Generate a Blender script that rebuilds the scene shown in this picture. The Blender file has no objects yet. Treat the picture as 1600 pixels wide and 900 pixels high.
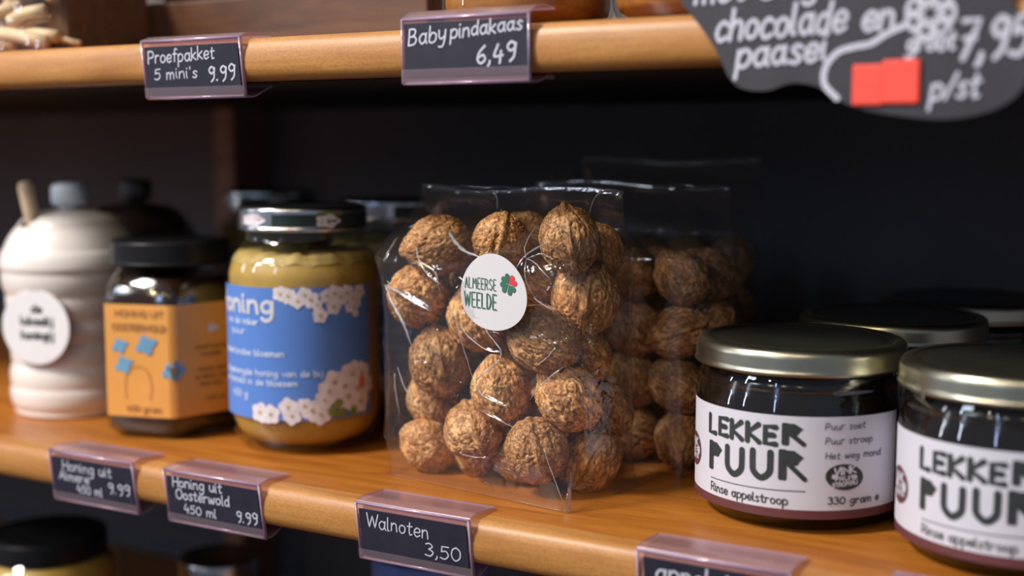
import bpy, bmesh, math, random
import numpy as np
from mathutils import Vector, Matrix

# ------------------------------------------------------------------ camera, world, lights
sc = bpy.context.scene
COL = sc.collection
sc.view_settings.view_transform = 'Standard'
sc.view_settings.look = 'None'
sc.view_settings.gamma = 1.0
sc.view_settings.use_curve_mapping = False
sc.view_settings.exposure = 0.18
sc.cycles.transparent_max_bounces = 32
sc.cycles.max_bounces = 10
sc.cycles.caustics_reflective = False
sc.cycles.caustics_refractive = False
sc.cycles.sample_clamp_indirect = 4.0
sc.cycles.use_denoising = True

TH = math.atan(223 / 2000); PSI = math.atan(2000 / 3533); CAM_H = .155
cam = bpy.data.cameras.new('camera'); camo = bpy.data.objects.new('camera', cam); COL.objects.link(camo)
camo.location = (0, 0, CAM_H)
camo.rotation_euler = (math.pi / 2 - TH, 0, PSI)
cam.sensor_width = 36; cam.lens = 45; cam.clip_start = .02; cam.clip_end = 50
cam.dof.use_dof = True; cam.dof.focus_distance = .55; cam.dof.aperture_fstop = 3.7
sc.camera = camo

world = bpy.data.worlds.new('world'); sc.world = world; world.use_nodes = True
bg = world.node_tree.nodes['Background']; bg.inputs[0].default_value = (.50, .60, .80, 1); bg.inputs[1].default_value = .22

def area(name, loc, target, sx, sy, power, color, shape='RECTANGLE'):
    l = bpy.data.lights.new(name, 'AREA'); l.shape = shape; l.size = sx; l.size_y = sy
    l.energy = power; l.color = color
    o = bpy.data.objects.new(name, l); COL.objects.link(o); o.location = loc
    o.rotation_euler = (Vector(target) - Vector(loc)).to_track_quat('-Z', 'Y').to_euler()
    return o
TGT = (-.30, .48, .05)
area('shop_light_panel', (-1.15, -.62, 1.50), TGT, .36, .34, 46, (1.0, .93, .87))
area('shop_window', (-1.9, -1.4, 1.40), TGT, .5, .5, 12, (.70, .82, 1.0))
area('window_slit', (-1.75, -1.00, .70), TGT, .04, .75, 2.6, (.72, .84, 1.0))
area('door_slit', (-.62, -2.1, .75), TGT, .07, .7, 2.4, (.45, .62, 1.0))
area('side_slit', (-2.2, -.35, .45), TGT, .07, .5, 2.0, (.85, .90, 1.0))
for i, (x, y, z, p) in enumerate([(-.95, -1.5, 1.45, 3.5), (-.3, -1.6, 1.60, 4), (-1.45, -.9, 1.15, 2.5), (-.75, -1.2, 1.0, 1.6), (.45, -1.5, 1.6, 3)]):
    area('spot_bulb', (x, y, z), TGT, .06, .06, p, (1.0, .78, .50), 'DISK')

# ------------------------------------------------------------------ small maths
PERM = np.random.RandomState(7).permutation(4096)
GR = np.random.RandomState(8).randn(4096, 3); GR /= np.linalg.norm(GR, axis=1)[:, None]
def perlin(P):
    P = np.asarray(P, float); I = np.floor(P).astype(int); Fr = P - I
    U = Fr * Fr * Fr * (Fr * (Fr * 6 - 15) + 10); out = 0
    for dx in (0, 1):
        for dy in (0, 1):
            for dz in (0, 1):
                h = PERM[(PERM[(PERM[(I[:, 0] + dx) & 4095] + I[:, 1] + dy) & 4095] + I[:, 2] + dz) & 4095]
                g = GR[h]; d = ((Fr - (dx, dy, dz)) * g).sum(1)
                w = (U[:, 0] if dx else 1 - U[:, 0]) * (U[:, 1] if dy else 1 - U[:, 1]) * (U[:, 2] if dz else 1 - U[:, 2])
                out = out + d * w
    return out * 1.5
def fbm(P, n=4):
    s = 0; a = 1
    for k in range(n): s = s + a * perlin(P * 2 ** k + 13.7 * k); a *= .5
    return s
def sstep(a, b, x):
    t = np.clip((x - a) / (b - a), 0, 1); return t * t * (3 - 2 * t)

# ------------------------------------------------------------------ object helpers
def tag(o, label=None, cat=None, group=None, kind=None):
    if label: o['label'] = label
    if cat: o['category'] = cat
    if group: o['group'] = group
    if kind: o['kind'] = kind
    return o
def empty(name, loc, label=None, cat=None, group=None, rz=0):
    o = bpy.data.objects.new(name, None); COL.objects.link(o); o.location = loc; o.rotation_euler = (0, 0, rz)
    o.empty_display_size = .02
    return tag(o, label, cat, group)
def mobj(name, V, F, mats, parent=None, smooth=False, midx=None, loc=None, rot=None, autos=None):
    me = bpy.data.meshes.new(name)
    me.from_pydata([tuple(map(float, v)) for v in V], [], [tuple(map(int, f)) for f in F])
    for m in (mats if isinstance(mats, (list, tuple)) else [mats]): me.materials.append(m)
    if midx is not None: me.polygons.foreach_set('material_index', midx)
    if smooth: me.polygons.foreach_set('use_smooth', [True] * len(me.polygons))
    me.update()
    if autos is not None: me.set_sharp_from_angle(angle=math.radians(autos))
    o = bpy.data.objects.new(name, me); COL.objects.link(o)
    if parent: o.parent = parent
    if loc is not None: o.location = loc
    if rot is not None: o.rotation_euler = rot
    return o
def copy_tree(o, parent=None):
    c = o.copy(); COL.objects.link(c)
    if parent: c.parent = parent
    for ch in list(o.children): copy_tree(ch, c)
    return c
def lathe(prof, seg=96, squash=None):
    V = []; F = []
    for (r, z) in prof:
        for k in range(seg):
            a = 2 * math.pi * k / seg
            V.append((r * math.cos(a), r * math.sin(a), z))
    n = len(prof)
    for i in range(n - 1):
        for k in range(seg):
            k2 = (k + 1) % seg
            F.append((i * seg + k, i * seg + k2, (i + 1) * seg + k2, (i + 1) * seg + k))
    return V, F
def rnd_prof(pts, r=.001, n=4):
    """round the corners of a profile polyline"""
    out = [pts[0]]
    for i in range(1, len(pts) - 1):
        p, a, b = np.array(pts[i], float), np.array(pts[i - 1], float), np.array(pts[i + 1], float)
        da, db = np.linalg.norm(a - p), np.linalg.norm(b - p); rr = min(r, da * .45, db * .45)
        q0 = p + (a - p) / da * rr; q1 = p + (b - p) / db * rr
        for k in range(n + 1):
            t = k / n; out.append(tuple((1 - t) ** 2 * q0 + 2 * t * (1 - t) * p + t * t * q1))
    out.append(pts[-1]); return out
def box(x0, x1, y0, y1, z0, z1, bev=0.0, seg=2):
    bm = bmesh.new(); bmesh.ops.create_cube(bm, size=1)
    for v in bm.verts: v.co = Vector(((x0 + x1) / 2 + v.co.x * (x1 - x0), (y0 + y1) / 2 + v.co.y * (y1 - y0), (z0 + z1) / 2 + v.co.z * (z1 - z0)))
    if bev: bmesh.ops.bevel(bm, geom=bm.edges[:], offset=bev, segments=seg, affect='EDGES', profile=.5)
    V = [tuple(v.co) for v in bm.verts]; bm.verts.index_update(); F = [[v.index for v in f.verts] for f in bm.faces]
    bm.free(); return V, F
def join(*parts):
    V = []; F = []
    for v, f in parts:
        b = len(V); V += list(v); F += [[i + b for i in q] for q in f]
    return V, F
def prism(poly, y0, y1):
    """poly of (x,z) extruded along y"""
    n = len(poly); V = [(x, y0, z) for x, z in poly] + [(x, y1, z) for x, z in poly]
    F = [list(range(n)), list(range(2 * n - 1, n - 1, -1))] + [[(i + 1) % n, i, i + n, (i + 1) % n + n] for i in range(n)]
    return V, F
def tube(pts, r, seg=10, taper=None):
    V = []; F = []; pts = [Vector(p) for p in pts]
    for i, p in enumerate(pts):
        t = (pts[min(i + 1, len(pts) - 1)] - pts[max(i - 1, 0)]).normalized()
        u = t.cross(Vector((0, 0, 1)) if abs(t.z) < .9 else Vector((1, 0, 0))).normalized(); w = t.cross(u)
        rr = r * (taper[i] if taper else 1)
        for k in range(seg):
            a = 2 * math.pi * k / seg; V.append(tuple(p + (u * math.cos(a) + w * math.sin(a)) * rr))
    for i in range(len(pts) - 1):
        for k in range(seg): F.append((i * seg + k, i * seg + (k + 1) % seg, (i + 1) * seg + (k + 1) % seg, (i + 1) * seg + k))
    F.append(list(range(seg))[::-1]); F.append([(len(pts) - 1) * seg + k for k in range(seg)])
    return V, F

# ------------------------------------------------------------------ materials
def nt(name):
    m = bpy.data.materials.new(name); m.use_nodes = True; t = m.node_tree
    return m, t.nodes, t.links, t.nodes['Principled BSDF'], t.nodes['Material Output']
def mix_color(N, L, fac, a, b):
    x = N.new('ShaderNodeMix'); x.data_type = 'RGBA'
    if isinstance(fac, float): x.inputs[0].default_value = fac
    else: L.new(fac, x.inputs[0])
    for s, v in ((6, a), (7, b)):
        if isinstance(v, tuple): x.inputs[s].default_value = v if len(v) == 4 else (*v, 1)
        else: L.new(v, x.inputs[s])
    return x.outputs[2]
def mapping(N, L, scale, coord='Object'):
    tc = N.new('ShaderNodeTexCoord'); mp = N.new('ShaderNodeMapping'); mp.inputs['Scale'].default_value = scale
    L.new(tc.outputs[coord], mp.inputs[0]); return mp.outputs[0]
def noise(N, L, vec, scale, detail=4, rough=.5, dist=0):
    n = N.new('ShaderNodeTexNoise'); n.inputs['Scale'].default_value = scale; n.inputs['Detail'].default_value = detail
    n.inputs['Roughness'].default_value = rough; n.inputs['Distortion'].default_value = dist
    L.new(vec, n.inputs['Vector']); return n.outputs[0]
def ramp(N, L, fac, stops):
    r = N.new('ShaderNodeValToRGB'); el = r.color_ramp.elements
    while len(el) < len(stops): el.new(.5)
    for e, (p, c) in zip(el, stops): e.position = p; e.color = (*c, 1) if len(c) == 3 else c
    L.new(fac, r.inputs[0]); return r.outputs[0]
def bump(N, L, h, strength, dist, bsdf):
    b = N.new('ShaderNodeBump'); b.inputs['Strength'].default_value = strength; b.inputs['Distance'].default_value = dist
    L.new(h, b.inputs['Height']); L.new(b.outputs[0], bsdf.inputs['Normal']); return b
def flat(name, col, rough=.5, metal=0.0, var=.12, scale=60, coat=0.0, spec=None, bmp=0):
    m, N, L, B, O = nt(name)
    v = mapping(N, L, (1, 1, 1)); n = noise(N, L, v, scale, 3)
    dark = tuple(c * (1 - var) for c in col); lite = tuple(min(1, c * (1 + var)) for c in col)
    L.new(ramp(N, L, n, [(.3, dark), (.7, lite)]), B.inputs['Base Color'])
    B.inputs['Roughness'].default_value = rough; B.inputs['Metallic'].default_value = metal
    B.inputs['Coat Weight'].default_value = coat; B.inputs['Coat Roughness'].default_value = .08
    if spec is not None: B.inputs['Specular IOR Level'].default_value = spec
    if bmp: bump(N, L, n, bmp, .001, B)
    return m
def wood(name, dark, mid, lite, rough=.42, fleck=.3):
    m, N, L, B, O = nt(name)
    v = mapping(N, L, (3, 26, 26)); n1 = noise(N, L, v, 3.2, 6, .6, .8)
    v2 = mapping(N, L, (10, 240, 240)); n2 = noise(N, L, v2, 3.5, 4, .6)
    v3 = mapping(N, L, (420, 700, 700)); n3 = noise(N, L, v3, 1.5, 3, .6)
    c = ramp(N, L, n1, [(.3, dark), (.5, mid), (.72, lite)])
    c2 = mix_color(N, L, ramp(N, L, n2, [(.35, (0, 0, 0)), (.75, (.42, .42, .42))]), c, dark)
    c3 = mix_color(N, L, ramp(N, L, n3, [(.42, (0, 0, 0)), (.7, (fleck, fleck, fleck))]), c2, dark)
    L.new(c3, B.inputs['Base Color']); B.inputs['Roughness'].default_value = rough
    B.inputs['Coat Weight'].default_value = .12; B.inputs['Coat Roughness'].default_value = .3
    bump(N, L, n2, .12, .0006, B)
    return m
def thin_clear(name, tint, rough=.03, refl=.10, haze=.03, hazecol=(.8, .78, .8), bmp=0, bscale=60, ior=1.5):
    """thin clear sheet: what is behind shows through, lights glint on it"""
    m, N, L, B, O = nt(name); N.remove(B)
    tr = N.new('ShaderNodeBsdfTransparent'); tr.inputs[0].default_value = (*tint, 1)
    gl = N.new('ShaderNodeBsdfGlossy'); gl.inputs['Roughness'].default_value = rough
    df = N.new('ShaderNodeBsdfDiffuse'); df.inputs[0].default_value = (*hazecol, 1)
    fr = N.new('ShaderNodeFresnel'); ge = N.new('ShaderNodeNewGeometry'); k2 = N.new('ShaderNodeMath'); k2.operation = 'MULTIPLY_ADD'; L.new(ge.outputs['Backfacing'], k2.inputs[0]); k2.inputs[1].default_value = -2; k2.inputs[2].default_value = 1
    pw = N.new('ShaderNodeMath'); pw.operation = 'POWER'; pw.inputs[0].default_value = ior; L.new(k2.outputs[0], pw.inputs[1]); L.new(pw.outputs[0], fr.inputs[0])   # same sheen from both sides
    ad = N.new('ShaderNodeMath'); ad.operation = 'ADD'; ad.use_clamp = True; L.new(fr.outputs[0], ad.inputs[0]); ad.inputs[1].default_value = refl
    m1 = N.new('ShaderNodeMixShader'); m1.inputs[0].default_value = haze; L.new(tr.outputs[0], m1.inputs[1]); L.new(df.outputs[0], m1.inputs[2])
    m2 = N.new('ShaderNodeMixShader'); L.new(ad.outputs[0], m2.inputs[0]); L.new(m1.outputs[0], m2.inputs[1]); L.new(gl.outputs[0], m2.inputs[2])
    if bmp:
        v = mapping(N, L, (1, 1, 1)); h = noise(N, L, v, bscale, 5, .55, 1.2)
        b = N.new('ShaderNodeBump'); b.inputs['Strength'].default_value = bmp; b.inputs['Distance'].default_value = .002
        L.new(h, b.inputs['Height'])
        for s in (gl, fr, df): L.new(b.outputs[0], s.inputs['Normal'])
    L.new(m2.outputs[0], O.inputs[0]); return m
def walnut_mat():
    m, N, L, B, O = nt('walnut_shell')
    v = mapping(N, L, (1, 1, 1))
    n1 = noise(N, L, v, 110, 5, .6, .6); n2 = noise(N, L, v, 300, 4, .6, 1.0)
    v3 = mapping(N, L, (1, 1, .45)); n3 = noise(N, L, v3, 150, 4, .55, 2.0)
    base = ramp(N, L, n1, [(.28, (.45, .19, .060)), (.5, (.74, .39, .15)), (.74, (.90, .58, .28))])
    vein = ramp(N, L, n3, [(.40, (0, 0, 0)), (.485, (.75, .75, .75)), (.52, (.75, .75, .75)), (.60, (0, 0, 0))])
    c = mix_color(N, L, vein, base, (.17, .068, .024))
    speck = ramp(N, L, n2, [(.60, (0, 0, 0)), (.66, (.85, .85, .85))])
    c2 = mix_color(N, L, speck, c, (.075, .035, .018))
    oi = N.new('ShaderNodeObjectInfo'); hs = N.new('ShaderNodeHueSaturation')
    mr = N.new('ShaderNodeMapRange'); mr.inputs['To Min'].default_value = .74; mr.inputs['To Max'].default_value = 1.22
    L.new(oi.outputs['Random'], mr.inputs[0]); L.new(mr.outputs[0], hs.inputs['Value']); L.new(c2, hs.inputs['Color'])
    L.new(hs.outputs[0], B.inputs['Base Color']); B.inputs['Roughness'].default_value = .52
    B.inputs['Specular IOR Level'].default_value = .35
    ad = N.new('ShaderNodeMath'); ad.operation = 'SUBTRACT'; L.new(n2, ad.inputs[0]); L.new(vein, ad.inputs[1])
    bump(N, L, ad.outputs[0], .42, .0006, B)
    return m
def syrup_like(name, col, rough=.12):
    m, N, L, B, O = nt(name)
    v = mapping(N, L, (1, 1, 1)); n = noise(N, L, v, 45, 3)
    L.new(ramp(N, L, n, [(.3, tuple(c * .8 for c in col)), (.7, col)]), B.inputs['Base Color'])
    B.inputs['Roughness'].default_value = rough; return m

M = {}
M['wood_top'] = wood('oiled_wood_top', (.27, .080, .009), (.43, .148, .018), (.55, .215, .034), .38, .25)
M['wood_edge'] = wood('lit_wood_edge', (.32, .13, .028), (.48, .22, .056), (.58, .29, .085), .5, .62)  # paler than the top: the front's lit tone is put into the colour
M['wood_post'] = wood('brown_post', (.24, .14, .09), (.34, .20, .13), (.42, .26, .17), .7)
M['wall'] = flat('charcoal_wall', (.15, .15, .158), .85, var=.15, scale=4, spec=.2)
M['underside'] = flat('added_underside_dark', (.020, .018, .018), .7, var=.15, scale=10, spec=.2)  # near-black colour for the sheet added under the boards
M['floor'] = flat('dark_floor', (.06, .05, .045), .6, var=.2, scale=3)
M['fold'] = thin_clear('film_crease_highlight', (.95, .95, .96), .20, .18, .26, (.85, .86, .92))  # whitish haze stands in for highlights along the film creases
M['glass'] = thin_clear('jar_glass', (.93, .95, .93), .015, .035, .0)
M['film'] = thin_clear('clear_film', (.988, .984, .980), .05, .035, .018, (.75, .70, .70), .12, 60)
M['acrylic'] = thin_clear('clear_acrylic', (.90, .80, .85), .22, .0, .13, (.78, .60, .66))
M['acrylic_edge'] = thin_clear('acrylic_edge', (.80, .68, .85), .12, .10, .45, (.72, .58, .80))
M['card'] = flat('chalk_card', (.026, .026, .042), .42, var=.12, scale=120, spec=.35)
M['slate'] = flat('slate_board', (.030, .028, .040), .55, var=.15, scale=60)
M['chalk'] = flat('white_chalk_ink', (.54, .55, .65), .8, var=.08, scale=400)
M['paper'] = flat('white_label_paper', (.58, .585, .66), .55, var=.02, scale=100)
M['sticker'] = flat('white_sticker', (.60, .59, .61), .45, var=.01, scale=100)
M['maroon'] = flat('maroon_band', (.115, .035, .040), .5, var=.08)
M['ink'] = flat('black_ink', (.026, .032, .034), .6, var=.15, scale=300)
M['green'] = flat('green_ink', (.030, .135, .085), .6, var=.1)
M['red'] = flat('red_ink', (.62, .035, .06), .6, var=.1)
M['redtag'] = flat('coral_red_sticker', (.90, .085, .055), .5, var=.05, scale=100)
M['syrup'] = syrup_like('dark_apple_syrup', (.012, .008, .006))
M['darkhoney'] = syrup_like('dark_honey', (.030, .013, .006))
M['creamhoney'] = flat('creamed_honey', (.55, .335, .070), .45, var=.14, scale=70)
M['peanut'] = flat('peanut_butter', (.40, .155, .028), .5, var=.2, scale=160)
M['froth'] = flat('honey_froth', (.56, .39, .13), .6, var=.15, scale=300)
M['gold'] = flat('brushed_gold_lid', (.56, .53, .40), .30, 1.0, var=.08, scale=90)
M['gold_top'] = flat('lid_top_dark_reflection', (.022, .021, .016), .28, 0.0, var=.1, scale=90)  # dark reflection in the metal lid, put into the base colour
M['silver'] = flat('silver_lid', (.72, .72, .72), .25, 1.0, var=.06)
M['blacklid'] = flat('black_lid', (.012, .012, .014), .35, var=.1, spec=.15)
M['greenlid'] = flat('dark_green_print', (.025, .045, .038), .35, var=.3, scale=80)
M['blue'] = flat('blue_label', (.090, .215, .60), .5, var=.06, scale=14)
M['bluelid'] = flat('blue_lid', (.16, .24, .62), .35, var=.1)
M['blossom'] = flat('blossom_print', (.74, .68, .72), .55, var=.12, scale=200)
M['blossom_mid'] = flat('blossom_centre_print', (.50, .42, .26), .55, var=.25, scale=300)
M['pink'] = flat('pink_print', (.66, .20, .20), .55, var=.2)
M['leafprint'] = flat('leaf_print', (.20, .24, .05), .55, var=.3)
M['skytext'] = flat('pale_blue_ink', (.55, .66, .86), .55, var=.03)
M['orange'] = flat('orange_label', (.72, .33, .075), .5, var=.06, scale=30)
M['orangeink'] = flat('brown_ink', (.33, .15, .05), .6, var=.1)
M['turq'] = flat('turquoise_print', (.14, .32, .50), .6, var=.15)
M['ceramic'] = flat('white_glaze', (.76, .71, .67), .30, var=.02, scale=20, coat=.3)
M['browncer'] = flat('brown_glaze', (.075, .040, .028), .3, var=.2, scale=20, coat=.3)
M['knobglaze'] = flat('pale_blue_glaze', (.72, .82, .96), .3, var=.05, coat=.3)
M['disc'] = flat('white_wood_disc', (.80, .80, .82), .5, var=.02)
M['discedge'] = flat('raw_wood_edge', (.50, .33, .20), .7, var=.1)
M['stick'] = flat('pale_stick', (.66, .50, .36), .6, var=.15, scale=90)
M['wicker'] = flat('brown_wicker', (.13, .052, .020), .5, var=.35, scale=60)
M['crate'] = wood('dark_crate_wood', (.05, .018, .006), (.11, .042, .014), (.22, .095, .03), .5)
M['straw'] = flat('straw', (.74, .55, .33), .6, var=.15, scale=60)
M['parcel'] = flat('brown_box', (.10, .048, .022), .7, var=.15, scale=30)
M['walnut'] = walnut_mat()
M['tape'] = flat('cord', (.3, .3, .3), .5)

# ------------------------------------------------------------------ stroke lettering
G = {
'A': (6, "0,0 3,10 6,0|1,3.4 5,3.4"), 'B': (6, "0,0 0,10|~0,10 3.6,9.7 4.4,7.6 3,5.6 0,5.2|~0,5.2 4,5 5.4,2.8 4,.4 0,0"),
'C': (6, "~6,8.4 3.6,10 1,8.6 0,5 1,1.4 3.6,0 6,1.6"), 'D': (6, "0,0 0,10|~0,10 3.6,9.2 5.6,5 3.6,.8 0,0"), 'E': (5, "5,10 0,10 0,0 5,0|0,5.2 4,5.2"),
'F': (5, "5,10 0,10 0,0|0,5.2 4,5.2"), 'G': (6, "~6,8.4 3.6,10 1,8.6 0,5 1,1.4 3.6,0 6,1.6 6,4.4|6,4.4 3.6,4.4"), 'H': (6, "0,0 0,10|6,0 6,10|0,5 6,5"),
'I': (1, "0,0 0,10"), 'J': (4, "~4,10 4,2.4 2.6,0 0,1"), 'K': (6, "0,0 0,10|5.4,10 .4,4.8 5.8,0"), 'L': (5, "0,10 0,0 4.6,0"), 'M': (8, "0,0 .8,10 4,4 7.2,10 8,0"), 'N': (6, "0,0 0,10 6,0 6,10"),
'O': (7, "~3.5,10 .8,8.4 0,5 .8,1.6 3.5,0 6.2,1.6 7,5 6.2,8.4 3.5,10"), 'P': (6, "0,0 0,10|~0,10 4.2,9.6 5.4,7.2 4.2,4.9 0,4.4"),
'R': (6, "0,0 0,10|~0,10 4.2,9.6 5.2,7.4 4.2,5.2 0,4.8|2.4,4.8 5.8,0"), 'S': (6, "~5.6,8.6 3,10 .6,8.2 1.2,5.8 4.6,4.4 5.6,2 3,0 0,1.4"), 'T': (6, "0,10 6,10|3,10 3,0"),
'U': (6, "~0,10 0,5 .3,1.8 3,0 5.7,1.8 6,5 6,10"), 'V': (6, "0,10 3,0 6,10"), 'W': (9, "0,10 2.2,0 4.5,8.6 6.8,0 9,10"), 'Y': (6, "0,10 3,5 6,10|3,5 3,0"), 'Z': (6, "0,10 6,10 0,0 6,0"),
'a': (5.4, "~4.5,4.8 2.6,6.1 .6,4.8 .1,2.4 1.8,0 4,1.2 4.6,4|~4.7,6.2 4.6,2 5.6,0"), 'b': (5, "~0,10 0,5 .2,.6|~.1,3.6 2,6 4.6,4.8 4.6,1.4 2.4,0 .2,.8"), 'c': (4.4, "~4.4,5 2.4,6.2 .4,4.4 .2,2 1.8,0 4.2,1"),
'd': (5, "~4.4,5 2.4,6.2 .4,4.4 .2,1.8 1.8,0 4,1.2 4.5,4|~4.6,10 4.4,4 5,0"), 'e': (4.8, "~.4,3 4.2,3.4 4.2,5.4 2.2,6.2 .4,4.4 .2,2 2,0 4.6,1.2"), 'f': (4, "~4,9.4 2.6,10 1.8,8 1.6,0|0,6 3.6,6"),
'g': (5, "~4.4,5 2.4,6.2 .4,4.6 .2,2.2 1.8,.6 4,1.8 4.4,5|~4.5,6 4.4,0 3.6,-3 1.4,-3.8 0,-2.6"), 'h': (5, "~0,10 0,5 0,0|~0,3.4 1.6,5.8 3.6,5.8 4.4,3.6 4.5,0"), 'i': (1.4, "~0,6 .1,2 .8,0|0,8.4 .2,8.8"),
'j': (2.4, "~1.8,6 1.8,-2 0,-3.6|1.8,8.4 2,8.8"), 'k': (4.8, "~0,10 0,5 0,0|~4.2,6 .4,2.8|~.6,3 2.4,1.8 4.6,0"), 'l': (1.6, "~0,10 0,3 .4,.4 1.4,.2"), 'm': (7.4, "~0,6 .1,3 0,0|~.1,4 1.4,6 3,5.4 3.4,0|~3.4,3.6 4.8,6 6.4,5.2 6.9,0"),
'n': (5, "~0,6 .1,3 0,0|~.1,3.8 1.8,6 3.8,5.4 4.4,2.6 4.7,0"), 'o': (5, "~2.4,6.1 .5,4.8 .3,1.6 2.4,0 4.5,1.6 4.5,4.8 2.4,6.1"), 'p': (5, "~0,6 .1,0 0,-4|~.1,4.2 2,6.2 4.6,4.8 4.4,1.4 2.2,0 .2,1"),
'r': (4, "~0,6 .1,3 0,0|~.1,3.6 1.6,5.8 3.6,5.6"), 's': (4.2, "~4,5.4 2,6.2 .6,4.8 2.2,3.2 3.8,1.6 2.2,0 0,.8"), 't': (4, "~1.8,9 1.6,3 2.2,.2 3.8,.6|0,6.2 3.8,6.4"), 'u': (5, "~0,6 0,2 1.6,0 3.8,1.2 4.3,6|~4.3,6 4.4,2 5,0"),
'v': (4.6, "0,6 2.2,0 4.6,6"), 'w': (7, "~0,6 .8,.8 2,.2 3.4,5 4.6,.2 5.8,.6 7,6"), 'y': (5, "~0,6 .4,2.4 2,1 4,2.4|~4.5,6 4.2,0 3,-3.4 .6,-3.4"), 'z': (4.4, "0,6 4.4,6 0,0 4.4,0"),
'0': (5.4, "~2.7,9.4 .6,7.4 .2,3 2.4,0 5,2.2 5,7 2.7,9.4"), '2': (5, "~.2,7.6 2.2,9.6 4.6,7.4 3,3.6 0,0|0,0 5,.2"), '3': (5, "~.2,8.8 2.6,9.6 4.4,7.4 2.2,5.2|~2.2,5.2 5,3.4 3.4,.2 0,.6"), '4': (5.4, "~2,9.6 .2,4 1.4,3.2 5.2,3.6|4,6 3.8,-.6"),
'5': (5, "4.8,9.4 .8,9.2 .6,5.4|~.6,5.4 3.4,6 4.8,3 2.8,.2 0,.8"), '6': (5, "~4,9.6 1.2,6.4 .3,2.4 2.4,0 4.8,2 3.4,4.6 .6,3.2"), '7': (5, "0,9.4 5,9.4 1.8,0|1.4,5 4.4,5"), '8': (5, "~2.5,5 .4,7.4 2.5,9.6 4.6,7.4 2.5,5 .1,2.4 2.5,0 4.9,2.4 2.5,5"),
'9': (5, "~4.6,8 2.4,9.6 .4,7.4 2,5 4.4,6.2 4.8,8.6|~4.6,8 4.4,2 2.4,-.6"), '1': (2.4, "0,7.4 1.8,9.6 1.8,0"),
'.': (1, "0,0 .3,.3"), ',': (1.2, "~.8,.8 .7,-.6 0,-1.8"), "'": (1, "0,10 0,8"), '-': (3, "0,4 3,4"), '/': (4, "0,0 4,10"), ' ': (3.2, ""),
}
def catmull(pts, n=5):
    P = [np.array(p, float) for p in pts]
    if len(P) < 3: return P
    Q = [2 * P[0] - P[1]] + P + [2 * P[-1] - P[-2]]; out = []
    for i in range(1, len(Q) - 2):
        a, b, c, d = Q[i - 1:i + 3]
        for k in range(n):
            t = k / n; out.append(.5 * (2 * b + (c - a) * t + (2 * a - 5 * b + 4 * c - d) * t * t + (3 * b - a - 3 * c + d) * t ** 3))
    out.append(P[-1]); return out
def strokes(txt, x0, z0, h, width=None, track=1.6, slant=0, rise=0, jit=0, seed=1):
    """text as polylines; h = cap height; width = total width to fit"""
    rs = random.Random(seed); x = 0; out = []
    for ch in txt:
        w, s = G[ch]; dy = rs.uniform(-jit, jit); ss = 1 + rs.uniform(-jit, jit) * .12
        for st in s.split('|'):
            if not st: continue
            sm = st[0] == '~'; pts = [tuple(map(float, p.split(','))) for p in st.lstrip('~').split()]
            pts = [(x + a * ss, b * ss + dy) for a, b in pts]
            out.append(catmull(pts) if sm else [np.array(p) for p in pts])
        x += w + track
    tot = max(x - track, .1); k = h / 10; kx = (width / tot) if width else k
    return [[np.array((x0 + p[0] * kx + p[1] * k * slant, z0 + p[1] * k + p[0] * kx * rise)) for p in s] for s in out]
def ribbons(polys, wd, mp, flip=False):
    """thick round-ended strokes; mp maps (u, v) to a 3D point"""
    V = []; F = []; r = wd / 2
    for si, P in enumerate(polys):
        P = [np.asarray(p, float) for p in P]; Q = [P[0]]
        for p in P[1:]:
            d = np.linalg.norm(p - Q[-1])
            if d < 1e-7: continue
            n = max(1, int(d / (wd * 2)))
            for k in range(1, n + 1): Q.append(Q[-1] + (p - Q[-1]) / (n - k + 1))
        P = Q; n = len(P)
        if n < 2: continue
        T = [(P[min(i + 1, n - 1)] - P[max(i - 1, 0)]) for i in range(n)]; T = [t / (np.linalg.norm(t) + 1e-12) for t in T]
        c = P[n // 2]; o0 = np.array(mp(*c)); e1 = np.array(mp(c[0] + 1e-4, c[1])) - o0; e2 = np.array(mp(c[0], c[1] + 1e-4)) - o0
        nn = np.cross(e1, e2); nn /= np.linalg.norm(nn) + 1e-12
        if flip: nn = -nn
        def q3(u, v, h): return tuple(np.array(mp(u, v)) + nn * h)        # each stroke lies a hair above the one before
        h0 = (si % 10) * 1.6e-5
        b = len(V)
        for i in range(n):
            N_ = np.array((-T[i][1], T[i][0])); h = h0 + i * 4e-7
            V.append(q3(*(P[i] + N_ * r), h)); V.append(q3(*(P[i] - N_ * r), h))
        for i in range(n - 1): F.append((b + 2 * i, b + 2 * i + 1, b + 2 * i + 3, b + 2 * i + 2))
        for ci, i in enumerate((0, n - 1)):
            b = len(V); h = h0 + .6e-5 + ci * .3e-5; V.append(q3(*P[i], h))
            for k in range(12): V.append(q3(P[i][0] + r * math.cos(k * math.pi / 6), P[i][1] + r * math.sin(k * math.pi / 6), h))
            for k in range(12): F.append((b, b + 1 + k, b + 1 + (k + 1) % 12))
    return V, F
def blob(cx, cz, rx, rz, mp, n=20, lob=0, amp=0, rot=0):
    V = [mp(cx, cz)]; F = []
    for k in range(n):
        a = 2 * math.pi * k / n; q = 1 + amp * math.cos(lob * a)
        u, w = rx * q * math.cos(a), rz * q * math.sin(a)
        V.append(mp(cx + u * math.cos(rot) - w * math.sin(rot), cz + u * math.sin(rot) + w * math.cos(rot)))
        F.append((0, k + 1, (k + 1) % n + 1))
    return V, F
def plane_map(y=0.0): return lambda u, v: (u, y, v)
def cyl_map(R, base, off=.00015):
    return lambda s, z: ((R + off) * math.cos(base + s / R), (R + off) * math.sin(base + s / R), z)
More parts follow.
